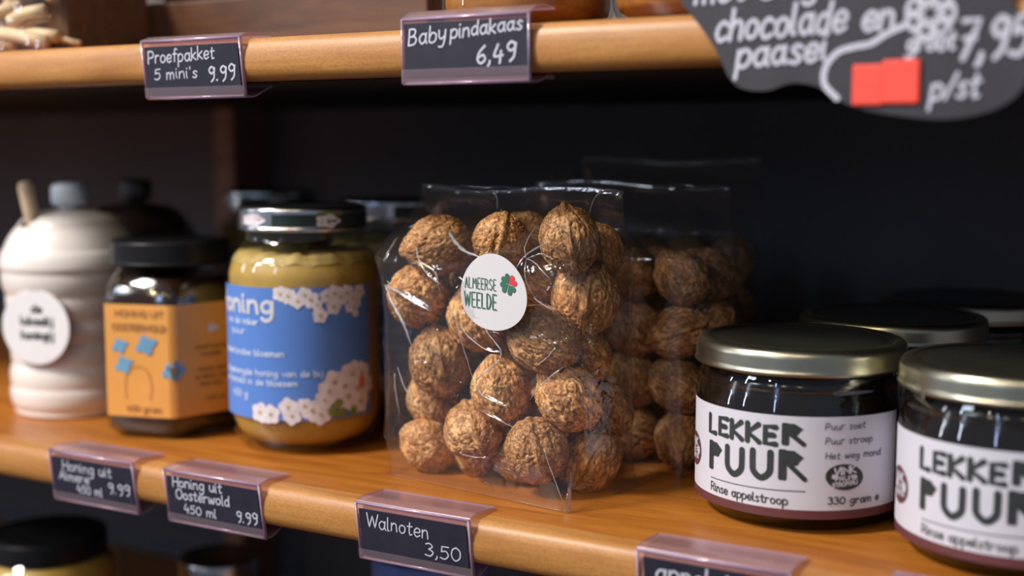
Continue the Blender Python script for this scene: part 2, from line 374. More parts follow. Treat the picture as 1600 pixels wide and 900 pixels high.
def band(R, base, s0, s1, z0, z1, seg=64, t=.00012, nz=1):
    V = []; F = []
    for i in range(seg + 1):
        a = base + (s0 + (s1 - s0) * i / seg) / R
        for z in (z0, z1): V.append(((R + t) * math.cos(a), (R + t) * math.sin(a), z))
    for i in range(seg): F.append((2 * i, 2 * i + 2, 2 * i + 3, 2 * i + 1))
    return V, F
mm = .001

# ------------------------------------------------------------------ the setting
WY = .80
tag(mobj('wall_back', *box(-3.2, 2.0, WY, WY + .1, -1.25, 1.6), M['wall']), kind='structure')
tag(mobj('floor', *box(-3.2, 2.0, -3.2, WY + .1, -1.30, -1.25), M['floor']), kind='structure')
ZS = [0.0, .2025, -.2025]
SHL = ['middle wooden shelf holding the walnuts and syrup jars', 'upper wooden shelf with peanut butter jars and hanging price cards', 'lowest shelf in shadow under the walnut shelf']
def shelf(z, label):
    e = empty('wooden_shelf', (0, .45, z), label, 'shelf', 'boards of the wall shelving')
    PX = [(-1.5, -1.3605), (-1.3395, -.6945), (-.6735, .1095), (.1305, .5)]      # the board is notched round the posts
    mobj('board', *join(box(-1.5, .5, .0022, .3055, -.0185, 0, .0006), *[box(a, b, .3050, .3499, -.0185, -.00002) for a, b in PX]), M['wood_top'], e)
    mobj('added_dark_sheet', *join(box(-1.5, .5, .0022, .3055, -.0195, -.0186), *[box(a, b, .3055, .3499, -.0195, -.0186) for a, b in PX]), M['underside'], e)  # thin sheet added below the wood to darken the underside
    # rounded front strip
    pr = [(.0022, 0.0)]
    for k in range(0, 11):
        a = math.pi / 2 + math.pi * k / 10
        c, s = math.cos(a), math.sin(a)
        pr.append((-.0035 + .0062 * (abs(c) ** .8) * (-1 if c < 0 else 1) + .0008, -.0095 + .0095 * (abs(s) ** .8) * (1 if s > 0 else -1)))
    pr.append((.0022, -.019))
    V = [(-1.5, y, q) for y, q in pr] + [(.5, y, q) for y, q in pr]; n = len(pr)
    F = [(i, i + n, (i + 1) % n + n, (i + 1) % n) for i in range(n)] + [list(range(n)), list(range(2 * n - 1, n - 1, -1))]
    mobj('front_strip', V, F, M['wood_edge'], e, smooth=True, autos=40)
    return e
for z, l in zip(ZS, SHL): shelf(z, l)
for x, l in [(-.684, 'brown upright post behind the honey jars, against the dark wall'), (.12, 'brown upright post at the right end of the shelves'), (-1.35, 'brown upright post at the left end of the shelves')]:
    e = tag(mobj('shelf_post', *box(-.010, .010, 0, .0435, -1.25, .9, .002), M['wood_post'], loc=(x, .7558, 0)), l, 'post', 'uprights of the shelving')

# ------------------------------------------------------------------ price card holders
def card_holder(x0, x1, ztop, label, lines, flap_up=.0, lean=.0035, hh=.0262, cardz=(.0030, .0215), cardx=(.0018, .0018), roll=0):
    w = x1 - x0
    e = empty('price_card_holder', ((x0 + x1) / 2, .440, ztop), label, 'price card')
    e.rotation_euler = (0, roll, 0)
    zb = -.0195 - (ztop if ztop < .1 else ztop - .2025) - .0012
    P = [(.0205, flap_up), (.012, flap_up * 1.1 + .0004), (.005, .0010 + flap_up * .5), (.0, .0), (lean * .5, -hh * .5), (lean, -hh), (lean + .004, -hh - .0002), (.011, -hh + .001), (.0165, -hh + .0035), (.0205, zb)]
    P = rnd_prof(P, .0008, 3); t = .0009; n = len(P)
    N_ = []
    for i in range(n):
        a = np.array(P[max(i - 1, 0)]); b = np.array(P[min(i + 1, n - 1)]); d = (b - a) / (np.linalg.norm(b - a) + 1e-9); N_.append((d[1], -d[0]))
    V = []; F = []; mi = []
    for x in (-w / 2, w / 2):
        for s in (-.5, .5):
            for i in range(n): V.append((x, P[i][0] + N_[i][0] * t * s, P[i][1] + N_[i][1] * t * s))
    for i in range(n - 1):
        F.append((i, i + 1, i + 1 + 2 * n, i + 2 * n)); mi.append(0)
        F.append((n + i, n + i + 2 * n, n + i + 1 + 2 * n, n + i + 1)); mi.append(0)
        F.append((i, n + i, n + i + 1, i + 1)); mi.append(1)
        F.append((2 * n + i, 2 * n + i + 1, 3 * n + i + 1, 3 * n + i)); mi.append(1)
    for i in (0, n - 1): F.append((i, n + i, 3 * n + i, 2 * n + i)); mi.append(1)
    mobj('clear_clip', V, F, [M['acrylic'], M['acrylic_edge']], e, midx=mi)
    # edge beads that catch the light
    k = int(n * .5)
    zt, zb2 = -.0002, -hh
    def pt(x, v, off=0.0):                                             # v down the sloped face
        return (x, lean * v / hh - .0009 - off, -v)
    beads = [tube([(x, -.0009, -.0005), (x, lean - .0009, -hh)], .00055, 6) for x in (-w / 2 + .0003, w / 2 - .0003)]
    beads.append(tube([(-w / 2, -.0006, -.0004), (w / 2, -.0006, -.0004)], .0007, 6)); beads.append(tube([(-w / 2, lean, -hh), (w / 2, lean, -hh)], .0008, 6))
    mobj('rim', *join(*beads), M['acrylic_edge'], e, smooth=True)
    cx0, cx1 = -w / 2 + cardx[0], w / 2 - cardx[1]
    vs = [pt(cx0, cardz[0], .0002), pt(cx1, cardz[0], .0002), pt(cx1, cardz[1] + .003, .0002), pt(cx0, cardz[1] + .003, .0002)]
    vb = [(a, b + .0004, c) for a, b, c in vs]
    c = mobj('card', vs + vb, [(0, 3, 2, 1), (4, 5, 6, 7), (0, 1, 5, 4), (1, 2, 6, 5), (2, 3, 7, 6), (3, 0, 4, 7)], M['card'], e)
    # lip over the lower edge of the card
    l0 = [pt(-w / 2, cardz[1], .0009), pt(w / 2, cardz[1], .0009), pt(w / 2, hh, .0009), pt(-w / 2, hh, .0009)]
    mobj('lower_lip', l0, [(0, 3, 2, 1)], M['acrylic'], e)
    parts = []
    for (txt, x, v, h, wd, rise, wt) in lines:
        for s in [strokes(txt, (x - .5) * w, -v, h, width=wd * w, slant=.12, rise=rise, jit=.35, seed=len(txt))]:
            parts.append(ribbons(s, wt, lambda u, z: pt(u, -z, .0003)))
    mobj('handwriting', *join(*parts), M['chalk'], c)
    return e
card_holder(-.3271, -.2690, .0012, "clear price holder reading 'Walnoten 3,50' in front of the walnut bag",
    [('Walnoten', .09, .0108, .0062, .55, -.02, .00062), ('3,50', .60, .0192, .0062, .30, -.02, .00062)])
card_holder(-.5200, -.4610, .0012, "clear price holder with two crowded lines of handwriting, leftmost on the walnut shelf",
    [('Honing uit', .16, .0095, .0052, .58, .0, .00065), ('Almere', .10, .0148, .0046, .36, 0, .00065), ('450 ml', .30, .0205, .0044, .30, .0, .0006), ('9.99', .68, .0175, .0056, .25, 0, .00065)])
card_holder(-.4405, -.3810, .0012, "clear price holder reading 'Honing uit Oosterwold' below the blue-labelled honey jar",
    [('Honing uit', .09, .0080, .0050, .52, .02, .0007), ('Oosterwold', .11, .0140, .0050, .56, .02, .0007), ('450 ml', .18, .0205, .0044, .34, 0, .0006), ('9.99', .73, .0200, .0056, .21, 0, .0007)])
card_holder(-.1938, -.1330, .0012, "clear price holder reading 'appelstroop' below the front syrup jar",
    [('appelstroop', .13, .0118, .0078, .80, -.01, .00105), ('6,25', .60, .0205, .0055, .30, 0, .0009)], cardx=(.0030, .0022))
card_holder(-.1010, -.0410, .0012, "clear price holder at the right end, mostly below the picture, by the cut-off syrup jar",
    [('appelstroop', .13, .0118, .0070, .80, 0, .0009)])
card_holder(-.4463, -.3865, .2030, "clear price holder reading 'Proefpakket 5 mini's 9.99' on the upper shelf",
    [('Proefpakket', .06, .0105, .0055, .68, .03, .0007), ("5 mini's", .11, .0178, .0048, .44, .02, .0006), ('9.99', .66, .0190, .0066, .26, .02, .00085)], flap_up=.0012, lean=.003)
card_holder(-.3005, -.2410, .2062, "clear price holder reading 'Baby pindakaas 6,49' on the upper shelf",
    [('Baby', .06, .0108, .0066, .30, .07, .00075), ('pindakaas', .40, .0088, .0056, .55, .07, .00075), ('6,49', .60, .0190, .0072, .29, .04, .00095)], flap_up=.0030, lean=.0008, cardz=(.0022, .0205), cardx=(.0014, .0002))

# ------------------------------------------------------------------ slate sign
def slate_sign():
    e = empty('slate_sign', (-.118, .4392, .205), 'black cloud-shaped chalkboard sign with blurred white writing hung over the upper shelf', 'sign')
    O = [(-60.5, 1), (-52, -9), (-46, -18), (-42, -26), (-37, -30), (-28, -31), (-19, -28.5), (-10, -30), (-4, -34), (6, -38), (20, -40.5), (34, -41.5), (47, -39), (55, -34), (58, -28), (59, -22), (60, -17),
         (56, -10), (51, -2), (50, 8), (55, 16), (60, 26), (55, 38), (42, 44), (28, 42), (14, 50), (-6, 52), (-22, 45), (-38, 47), (-54, 40), (-62, 28), (-60, 14)]
    P = catmull(O + [O[0]], 4)[:-1]; poly = [(p[0] * mm, p[1] * mm) for p in P]
    mobj('board', *prism(poly, 0, .0035), M['slate'], e, autos=40, smooth=True)
    L = []
    def w(t, x, z, h, wd, rise=0.0, wt=1.5): L.append(ribbons(strokes(t, x * mm, z * mm, h * mm, width=wd * mm, slant=.15, rise=rise, jit=.3, seed=3), wt * mm, plane_map(-.0003)))
    w('met belgische melk', -55, .5, 9, 99, .02)
    w('chocolade', -47, -13.0, 10.5, 46, .03, 1.5); w('en', 5.0, -11.5, 9.5, 10, .02, 1.6)
    w('paasei.', -39, -22.5, 9.5, 34, .05, 1.5)
    for k in range(7):
        a = k * math.pi * 2 / 7; L.append(ribbons([catmull([(27e-3 + 2.5e-3 * math.cos(a), -7e-3 + 2.5e-3 * math.sin(a)), (27e-3 + 7.5e-3 * math.cos(a - .35), -7e-3 + 7.5e-3 * math.sin(a - .35)), (27e-3 + 7.5e-3 * math.cos(a + .35), -7e-3 + 7.5e-3 * math.sin(a + .35)), (27e-3 + 2.5e-3 * math.cos(a), -7e-3 + 2.5e-3 * math.sin(a))])], 1.6 * mm, plane_map(-.0003)))
    w('groot', 20, -19, 6, 15, .02, 1.2); w('7,95', 36, -22, 13, 21, .05, 1.8); w('p/st', 28, -35, 8, 15, .05, 1.2)
    L.append(ribbons([catmull([(p[0] * mm, p[1] * mm) for p in [(-3, -34), (-7.5, -29), (-7, -23), (-3, -18.5), (2, -17), (8, -16), (13, -13), (19, -10.5)]])], 2.2 * mm, plane_map(-.0003)))
    mobj('chalk_writing', *join(*L), M['chalk'], e)
    # red square sticker, two rounded halves
    mobj('red_sticker', *join(box(2.2e-3, 12.6e-3, -.0011, -.0003, -36.6e-3, -22.9e-3, .0006), box(12.2e-3, 24.5e-3, -.0011, -.0003, -36.2e-3, -21.6e-3, .0006)), M['redtag'], e)['label'] = 'coral red sticker'
    for x in (-.03, .02): mobj('hook', *tube([(x, .002, .0005), (x, .0035, .004), (x, .009, .0045), (x, .016, .0), (x, .020, -.0012)], .0012, 8), M['tape'], e, smooth=True)
slate_sign()

# ------------------------------------------------------------------ apple syrup jars
LR = .0437
def syrup_jar(loc, turn, label):
    cx, cy = loc; base = math.atan2(-cy, -cx) + turn
    e = empty('syrup_jar', (cx, cy, 0), label, 'jar', 'apple syrup jars with gold lids')
    R = LR
    gl = rnd_prof([(0, .0012), (.030, .0012), (.0345, .0002), (.0365, .0006), (R - .0022, .0068), (R - .0001, .0095), (R, .014), (R, .048), (R - .0012, .0535), (R - .0022, .0565), (R - .0012, .0585), (R - .0018, .061), (R - .003, .064), (R - .0036, .068)], .0025, 4)
    mobj('glass_jar', *lathe(gl, 96), M['glass'], e, smooth=True)
    co = rnd_prof([(0, .0034), (.031, .0034), (R - .0040, .0085), (R - .0016, .014), (R - .0016, .046), (R - .0030, .055), (R - .0045, .061), (0, .0612)], .002, 4)
    mobj('syrup', *lathe(co, 72), M['syrup'], e, smooth=True)
    lp = rnd_prof([(R - .0012, .0645), (R + .0006, .0640), (R + .0009, .0650), (R + .0004, .0662), (R + .0002, .0715), (R - .0004, .0732), (R - .002, .0744), (R - .0045, .0744), (R - .0055, .0736)], .0009, 4)
    lid = mobj('lid', *lathe(lp, 128), M['gold'], e, smooth=True)
    tp = rnd_prof([(R - .0053, .0737), (R - .008, .0733), (R - .011, .0740), (R - .018, .0742), (0, .0742)], .001, 3)
    mobj('lid_top', *lathe(tp, 96), M['gold_top'], lid, smooth=True)
    lab = mobj('paper_label', *band(R, base, -86 * mm, 47 * mm, 10.5 * mm, 48.4 * mm, 96), M['paper'], e, smooth=True)
    mobj('maroon_band', *band(R, base, -86 * mm, 47 * mm, 6.9 * mm, 10.5 * mm, 96, .0001), M['maroon'], lab, smooth=True)
    mp = cyl_map(R, base, .00028); P = []
    def caps(t, x, z, h, wd, wt, **k): P.append(ribbons(strokes(t, x * mm, z * mm, h * mm, width=wd * mm, **k), wt * mm, mp))
    caps('LEKKE', -41.8, 36.8, 7.0, 33.0, 2.3, track=2.8, jit=.2)
    # solid-bowled P and R of the hand-cut logo
    def solidR(x, z, h, w, leg=True):
        s = [[(0, 0), (0, 1)], [(.14, 0), (.14, 1)], [(.25, .62), (.6, .60)], [(.12, .96), (.5, .96), (.8, .80), (.55, .58), (.1, .58)], [(.15, .8), (.62, .78)], [(.15, .68), (.6, .68)]]
        if leg: s.append([(.35, .5), (.62, .28), (.95, 0)])
        P.append(ribbons([[(x * mm + a * w * mm, z * mm + b * h * mm) for a, b in q] for q in s], 2.0 * mm if h > 8 else 1.9 * mm, mp))
    solidR(-5.6, 37.4, 7.4, 8.0); solidR(-41.0, 22.0, 10.4, 8.2, False); solidR(-6.6, 23.2, 10.8, 9.8)
    solidR(-41.0, 22.0, 10.4, 6.0, False)
    for (x, z) in ((-30.5, 21.6), (-18.2, 22.2)):
        P.append(ribbons([catmull([(x * mm + a * 7.4 * mm, z * mm + b * 10.8 * mm) for a, b in [(0, 1), (0, .6), (.06, .24), (.5, .02), (.94, .24), (1, .6), (1, 1)]])], 2.7 * mm, mp))
    P.append(ribbons([[(-40.5 * mm, 17.6 * mm), (-20 * mm, 17.8 * mm), (3 * mm, 18.3 * mm)]], .35 * mm, mp))
    caps('Rinse appelstroop', -40.2, 12.4, 3.5, 36.5, .5)
    for t, x, z, wd in [('Puur zoet', 10.4, 43.4, 17), ('Puur stroop', 10.6, 37.6, 20.5), ('Het weg mond', 10.8, 31.6, 25)]:
        P.append(ribbons(strokes(t, x * mm, z * mm, 2.7 * mm, width=wd * mm, slant=.1, jit=.5, seed=4), .34 * mm, mp))
    caps('330 gram e', 12.2, 13.2, 2.9, 23.5, .52)
    mobj('lettering', *join(*P), M['ink'], lab)
    Q = [blob(19.0 * mm, 24.0 * mm, 8.0 * mm, 5.4 * mm, mp, 28, 2, .02, -.1)]
    mobj('emblem', *join(*Q), M['ink'], lab)
    mobj('emblem', *join(blob(-58.5 * mm, 26 * mm, 8.5 * mm, 7.4 * mm, mp, 28, 2, .02)), M['maroon'], lab)
    mp2 = cyl_map(R, base, .00042); W = []
    for (x, z, s) in ((19.0, 24.0, 1.0), (-58.5, 26.0, 1.15)):
        for t, dz, h, wd in (('VINK', .8, 2.9, 9.0), ('FRUIT', -1.6, 1.5, 8.0), ('STROPERIJ', -4.0, 1.6, 10.5)):
            W.append(ribbons(strokes(t, (x - wd * s / 2) * mm, (z + dz * s) * mm, h * s * mm, width=wd * s * mm, rise=.1), (.75 if h > 2 else .42) * mm, mp2))
    mobj('emblem_lettering', *join(*W), M['paper'], lab)
    return e
j1 = syrup_jar((-.1588, .5305), 0, 'front apple syrup jar, its whole white label in view, left of the cut-off jar')
def jar_copy(src, loc, label, turn=0):
    c = copy_tree(src); c.location = (loc[0], loc[1], 0); c['label'] = label
    c.rotation_euler = (0, 0, math.atan2(-loc[1], -loc[0]) - math.atan2(-src.location.y, -src.location.x) + turn); return c
jar_copy(j1, (-.0680, .5110), 'apple syrup jar cut off by the right edge of the picture', .12)
jar_copy(j1, (-.1420, .6240), 'apple syrup jar in shadow directly behind the front syrup jar, lid glinting', .3)
jar_copy(j1, (-.1250, .7150), 'rearmost apple syrup jar, only a faint lid edge showing in the dark', -.4)

# ------------------------------------------------------------------ creamed honey jar
def honey_jar(loc, label, name='honey_jar', content='creamhoney', printed=True, lidm='silver', group='creamed honey jars'):
    cx, cy = loc[:2]; base = math.atan2(-cy, -cx); R = .0395
    e = empty(name, (cx, cy, loc[2] if len(loc) > 2 else 0), label, 'jar', group)
    gl = rnd_prof([(0, .002), (.026, .002), (.031, .0004), (.035, .003), (R - .0006, .012), (R, .018), (R, .092), (R - .0012, .0975), (.0325, .105), (.0308, .1075), (.0308, .112), (.0300, .120)], .005, 5)
    mobj('glass_jar', *lathe(gl, 96), M['glass'], e, smooth=True)
    co = rnd_prof([(0, .004), (.028, .004), (.034, .008), (R - .0016, .017), (R - .0014, .091), (R - .0035, .0965), (.0345, .0995)], .004, 5)
    h = mobj('honey', *lathe(co, 72), M[content], e, smooth=True)
    if printed:
        fr = [( .0352, .0990), (.0340, .1004), (.028, .1008), (0, .1008)]
        V, F = lathe([(R - .0030, .0962)] + fr, 96)
        V = [(v[0], v[1], v[2] + .0011 * math.sin(17 * math.atan2(v[1], v[0])) * math.sin(5 * math.atan2(v[1], v[0]))) for v in V]
        mobj('froth', V, F, M['froth'], h, smooth=True)
    lp = rnd_prof([(.0320, .1122), (.0334, .1122), (.0336, .1135), (.0331, .1145), (.0331, .1230), (.0322, .1243), (.030, .1248), (.028, .1240), (0, .1240)], .001, 4)
    lid = mobj('lid', *lathe(lp, 96), M[lidm], e, smooth=True)
    if printed:
        lm = cyl_map(.0331, base, .00025)
        mobj('dark_print', *band(.0331, base, -16 * mm, 44 * mm, 114.8 * mm, 121.0 * mm, 48, .00012), M['greenlid'], lid, smooth=True)
        mobj('blossom_print', *join(blob(12.5 * mm, 117.6 * mm, 6.2 * mm, 3.3 * mm, lm, 40, 5, .14), blob(-28 * mm, 118 * mm, 8 * mm, 3.0 * mm, lm, 40, 5, .1)), M['blossom'], lid)
        mobj('leaf_print', *join(blob(13 * mm, 121.0 * mm, 7 * mm, 1.6 * mm, cyl_map(.0331, base, .0002)), blob(13 * mm, 117.5 * mm, 1.2 * mm, .9 * mm, cyl_map(.0331, base, .0004))), M['leafprint'], lid)
    lab = mobj('paper_label', *band(R, base, -66 * mm, 38 * mm, 19.0 * mm, 85.3 * mm, 96), M['blue' if printed else 'orange'], e, smooth=True)
    if printed:
        mp = cyl_map(R, base, .00032); T = []
        def w(t, x1, z, h, wd, wt): T.append(ribbons(strokes(t, (x1 - wd) * mm, z * mm, h * mm, width=wd * mm, rise=0), wt * mm, mp))
        w('Honing', -15.5, 72.5, 9.5, 45, 1.9); mobj('title_lettering', *join(*T), M['paper'], lab); T = []
        w('van de imker', -24, 66.5, 3.2, 26, .55); w('puur', -33, 61.5, 3.2, 12, .55)
        w('Nederlandse bloemen', -10.5, 51.0, 3.2, 44, .55)
        w('Ongemengde honing van de bij', 8.5, 41.2, 3.0, 62, .55); w('verzameld in de bloesem', -4, 36.4, 3.0, 50, .55)
        w('450 g', -32, 29.5, 3.4, 13, .6)
        mobj('small_lettering', *join(*T), M['skytext'], lab)
        rs = random.Random(5); Bl = []; Ce = []; Pk = []; Lf = []
        mb, mc = cyl_map(R, base, .00036), cyl_map(R, base, .00050)
        def flower(s, z, r, mpb=mb):
            Bl.append(blob(s * mm, z * mm, r * 1.08 * mm, r * 1.08 * mm, mb, 40, 5, .11, rs.uniform(0, 6)))
        tops = [(-12, 82.5, 3.4), (-8, 81.5, 3.6), (-3.5, 79, 3.4), (0, 82, 3.4), (3, 79.5, 3.8), (6, 77, 2.6), (7.5, 71.5, 3.4), (11, 81, 3.2), (15, 82, 4.0), (14.5, 75.5, 3.6), (18.5, 80, 3.8), (22, 82, 3.6), (25.5, 79, 3.0), (23.5, 74.5, 2.4), (28, 76.5, 2.6), (30, 82, 3.4), (27, 71.5, 1.8)]
        for s, z, r in tops: flower(s, z, r); Ce.append(blob(s * mm, z * mm, r * .26 * mm, r * .26 * mm, mc))
        bots = [(-24, 22.5, 4.6), (-18, 22.0, 4.4), (-9, 26, 4.2), (-7, 21.5, 4.0), (-1, 26.5, 3.6), (3, 24, 5.0), (7, 21.8, 4.6), (11.5, 33, 5.6), (14.5, 37.5, 5.6), (9, 29, 4.4), (20, 35, 5.6), (24.5, 40.5, 6.2), (22, 29.5, 6.4), (28, 33, 7.0), (29.5, 26, 5.2), (31, 40.5, 5.2), (26, 23.5, 3.4), (35, 34, 4.0)]
        for s, z, r in bots: flower(s, z, r); Ce.append(blob(s * mm, z * mm, r * .24 * mm, r * .24 * mm, mc))
        for s, z in [(16, 26.5), (13, 22.5), (25, 22), (18, 22)]: Lf.append(blob(s * mm, z * mm, 2.2 * mm, 3.0 * mm, mc, 16, 0, 0, rs.uniform(0, 3)))
        Pk.append(blob(31 * mm, 36 * mm, 2.4 * mm, 3.6 * mm, mc))
        mobj('blossom_print', *join(*Bl), M['blossom'], lab); mobj('blossom_centres', *join(*Ce), M['blossom_mid'], lab)
        mobj('leaf_print', *join(*Lf), M['leafprint'], lab); mobj('pink_petal_print', *join(*Pk), M['pink'], lab)
    return e
hj = honey_jar((-.4212, .5240), 'creamed honey jar with a blue blossom label and silver lid, left of the walnut bag')
for loc, l, t in [((-.430, .618), 'creamed honey jar in shadow behind the blue-labelled jar, lid top at its upper right', .5), ((-.580, .690), 'rear honey jar in deep shadow, a lid edge above the front honey lid', -.3)]:
    jar_copy(hj, loc, l, t)

# ------------------------------------------------------------------ hexagonal honey jar
def hex_jar():
    cx, cy = -.5065, .5150; a0 = math.atan2(-cy, -cx)
    e = empty('hexagonal_honey_jar', (cx, cy, 0), 'dark honey in a hexagonal jar with an orange label, beside the white pot', 'jar')
    e.rotation_euler = (0, 0, a0)
    def ring(r, z, n=6, rd=.12):
        out = []
        for k in range(6):
            for s in (-1, -.33, .33, 1):
                # rounded corner
                a = math.pi / 3 * k; c = np.array((r * math.cos(a), r * math.sin(a)))
                nb = math.pi / 3 * (k + (1 if s > 0 else -1)); d = np.array((r * math.cos(nb), r * math.sin(nb))) - c
                f = rd * abs(s) ** 1.6; q = c + d * f; inn = -c * rd * .33 * (1 - abs(s)); out.append((*(q + inn), z))
        return out
    def stack(rs_):
        V = []; F = []; n = 24
        for r, z, rd in rs_: V += ring(r, z, rd=rd)
        for i in range(len(rs_) - 1):
            for k in range(n): F.append((i * n + k, i * n + (k + 1) % n, (i + 1) * n + (k + 1) % n, (i + 1) * n + k))
        F.append(list(range(n))[::-1]); F.append([(len(rs_) - 1) * n + k for k in range(n)]); return V, F
    S = .0398
    mobj('glass_jar', *stack([(S * .80, .0004, .2), (S * .90, .0012, .2), (S * .985, .005, .14), (S, .009, .10), (S, .074, .10), (S * .97, .080, .16), (S * .88, .086, .3), (S * .80, .089, .45), (S * .78, .092, .5), (S * .78, .098, .5)]), M['glass'], e, smooth=True, autos=50)
    mobj('honey', *stack([(S * .84, .003, .2), (S * .94, .006, .14), (S * .955, .010, .10), (S * .955, .073, .10), (S * .92, .079, .16), (S * .84, .084, .3), (S * .82, .085, .3)]), M['darkhoney'], e, smooth=True, autos=50)
    lp = rnd_prof([(.0300, .0915), (.0318, .0915), (.0320, .0925), (.0315, .0935), (.0315, .1030), (.0308, .1042), (.0290, .1046), (.027, .1038), (0, .1038)], .001, 4)
    mobj('lid', *lathe(lp, 72), M['blacklid'], e, smooth=True)
    # label wraps the two front faces, folded over the corner
    ap = S + .0004; z0, z1 = .0125, .0722
    c0 = (ap, 0); cl = (ap * .5, -ap * math.sqrt(3) / 2); cr = (ap * .5, ap * math.sqrt(3) / 2)
    # note +x looks at the camera: left face of the picture is towards -y of this frame
    L = [(c0[0] + (cl[0] - c0[0]) * .985, c0[1] + (cl[1] - c0[1]) * .985), (ap * .962, -ap * .052), (ap * .968, 0), (ap * .962, ap * .052), (c0[0] + (cr[0] - c0[0]) * .93, c0[1] + (cr[1] - c0[1]) * .93)]
    V = [(x, y, z) for x, y in L for z in (z0, z1)]; F = [(2 * i, 2 * i + 2, 2 * i + 3, 2 * i + 1) for i in range(4)]
    lab = mobj('paper_label', V, F, M['orange'], e)
    def fmap(side):
        c = np.array(c0); d = np.array(cr if side > 0 else cl) - c; d /= np.linalg.norm(d)
        nrm = np.array((math.cos(math.pi / 6), math.sin(math.pi / 6) * side))
        def f(u, z):                                                     # u: mm from the corner, outwards
            q = c + d * abs(u) + nrm * .0003; return (q[0], q[1], z)
        return f
    fl, fr = fmap(-1), fmap(1); T = []
    def w(f, t, x, z, h, wd, wt=.5):
        T.append(ribbons(strokes(t, x * mm, z * mm, h * mm, width=wd * mm), wt * mm, f))
    left = lambda u, z: fl(u, z)
    w(left, 'HONING UIT', -33, 66, 3.0, 28, .6); w(left, 'OOSTERWOLD', -35, 58.5, 3.2, 31, .7); w(left, '450 gram', -28, 15.5, 3.2, 20, .6)
    for t, z, x, wd in [('zomerhoning', 48, 13, 19), ('van de imker', 44, 17, 12), ('bewaar koel', 36, 15, 16), ('en donker, niet', 32, 13, 19), ('boven 30 gr', 28, 16, 13), ('450 ml', 20, 19, 12)]: w(fr, t, x, z, 2.2, wd, .42)
    for x, z, s in [(-21, 22, 1)]:
        T.append(ribbons([catmull([((x - 7) * mm, 22 * mm), ((x - 7) * mm, 33 * mm), ((x - 2) * mm, 39 * mm), ((x + 5) * mm, 38 * mm), ((x + 8) * mm, 30 * mm), ((x + 7) * mm, 22 * mm)])], .4 * mm, left))
    mobj('lettering', *join(*T), M['orangeink'], lab)
    FL = []
    for x, z, r in [(-15.5, 51, 5.6), (-1.5, 37.5, 4.6), (-31, 50, 4.2), (-29, 40, 4.8)]: FL.append(blob(x * mm, z * mm, r * mm, r * .8 * mm, left, 40, 4, .22, .4))
    FL.append(blob(2.0 * mm, 38 * mm, 4.4 * mm, 4.4 * mm, fr, 40, 4, .22))
    mobj('flower_print', *join(*FL), M['turq'], lab)
    mobj('bee_print', *join(blob(24 * mm, 58.5 * mm, 3.6 * mm, 2.2 * mm, fr, 24, 3, .2)), M['paper'], lab)
hex_jar()

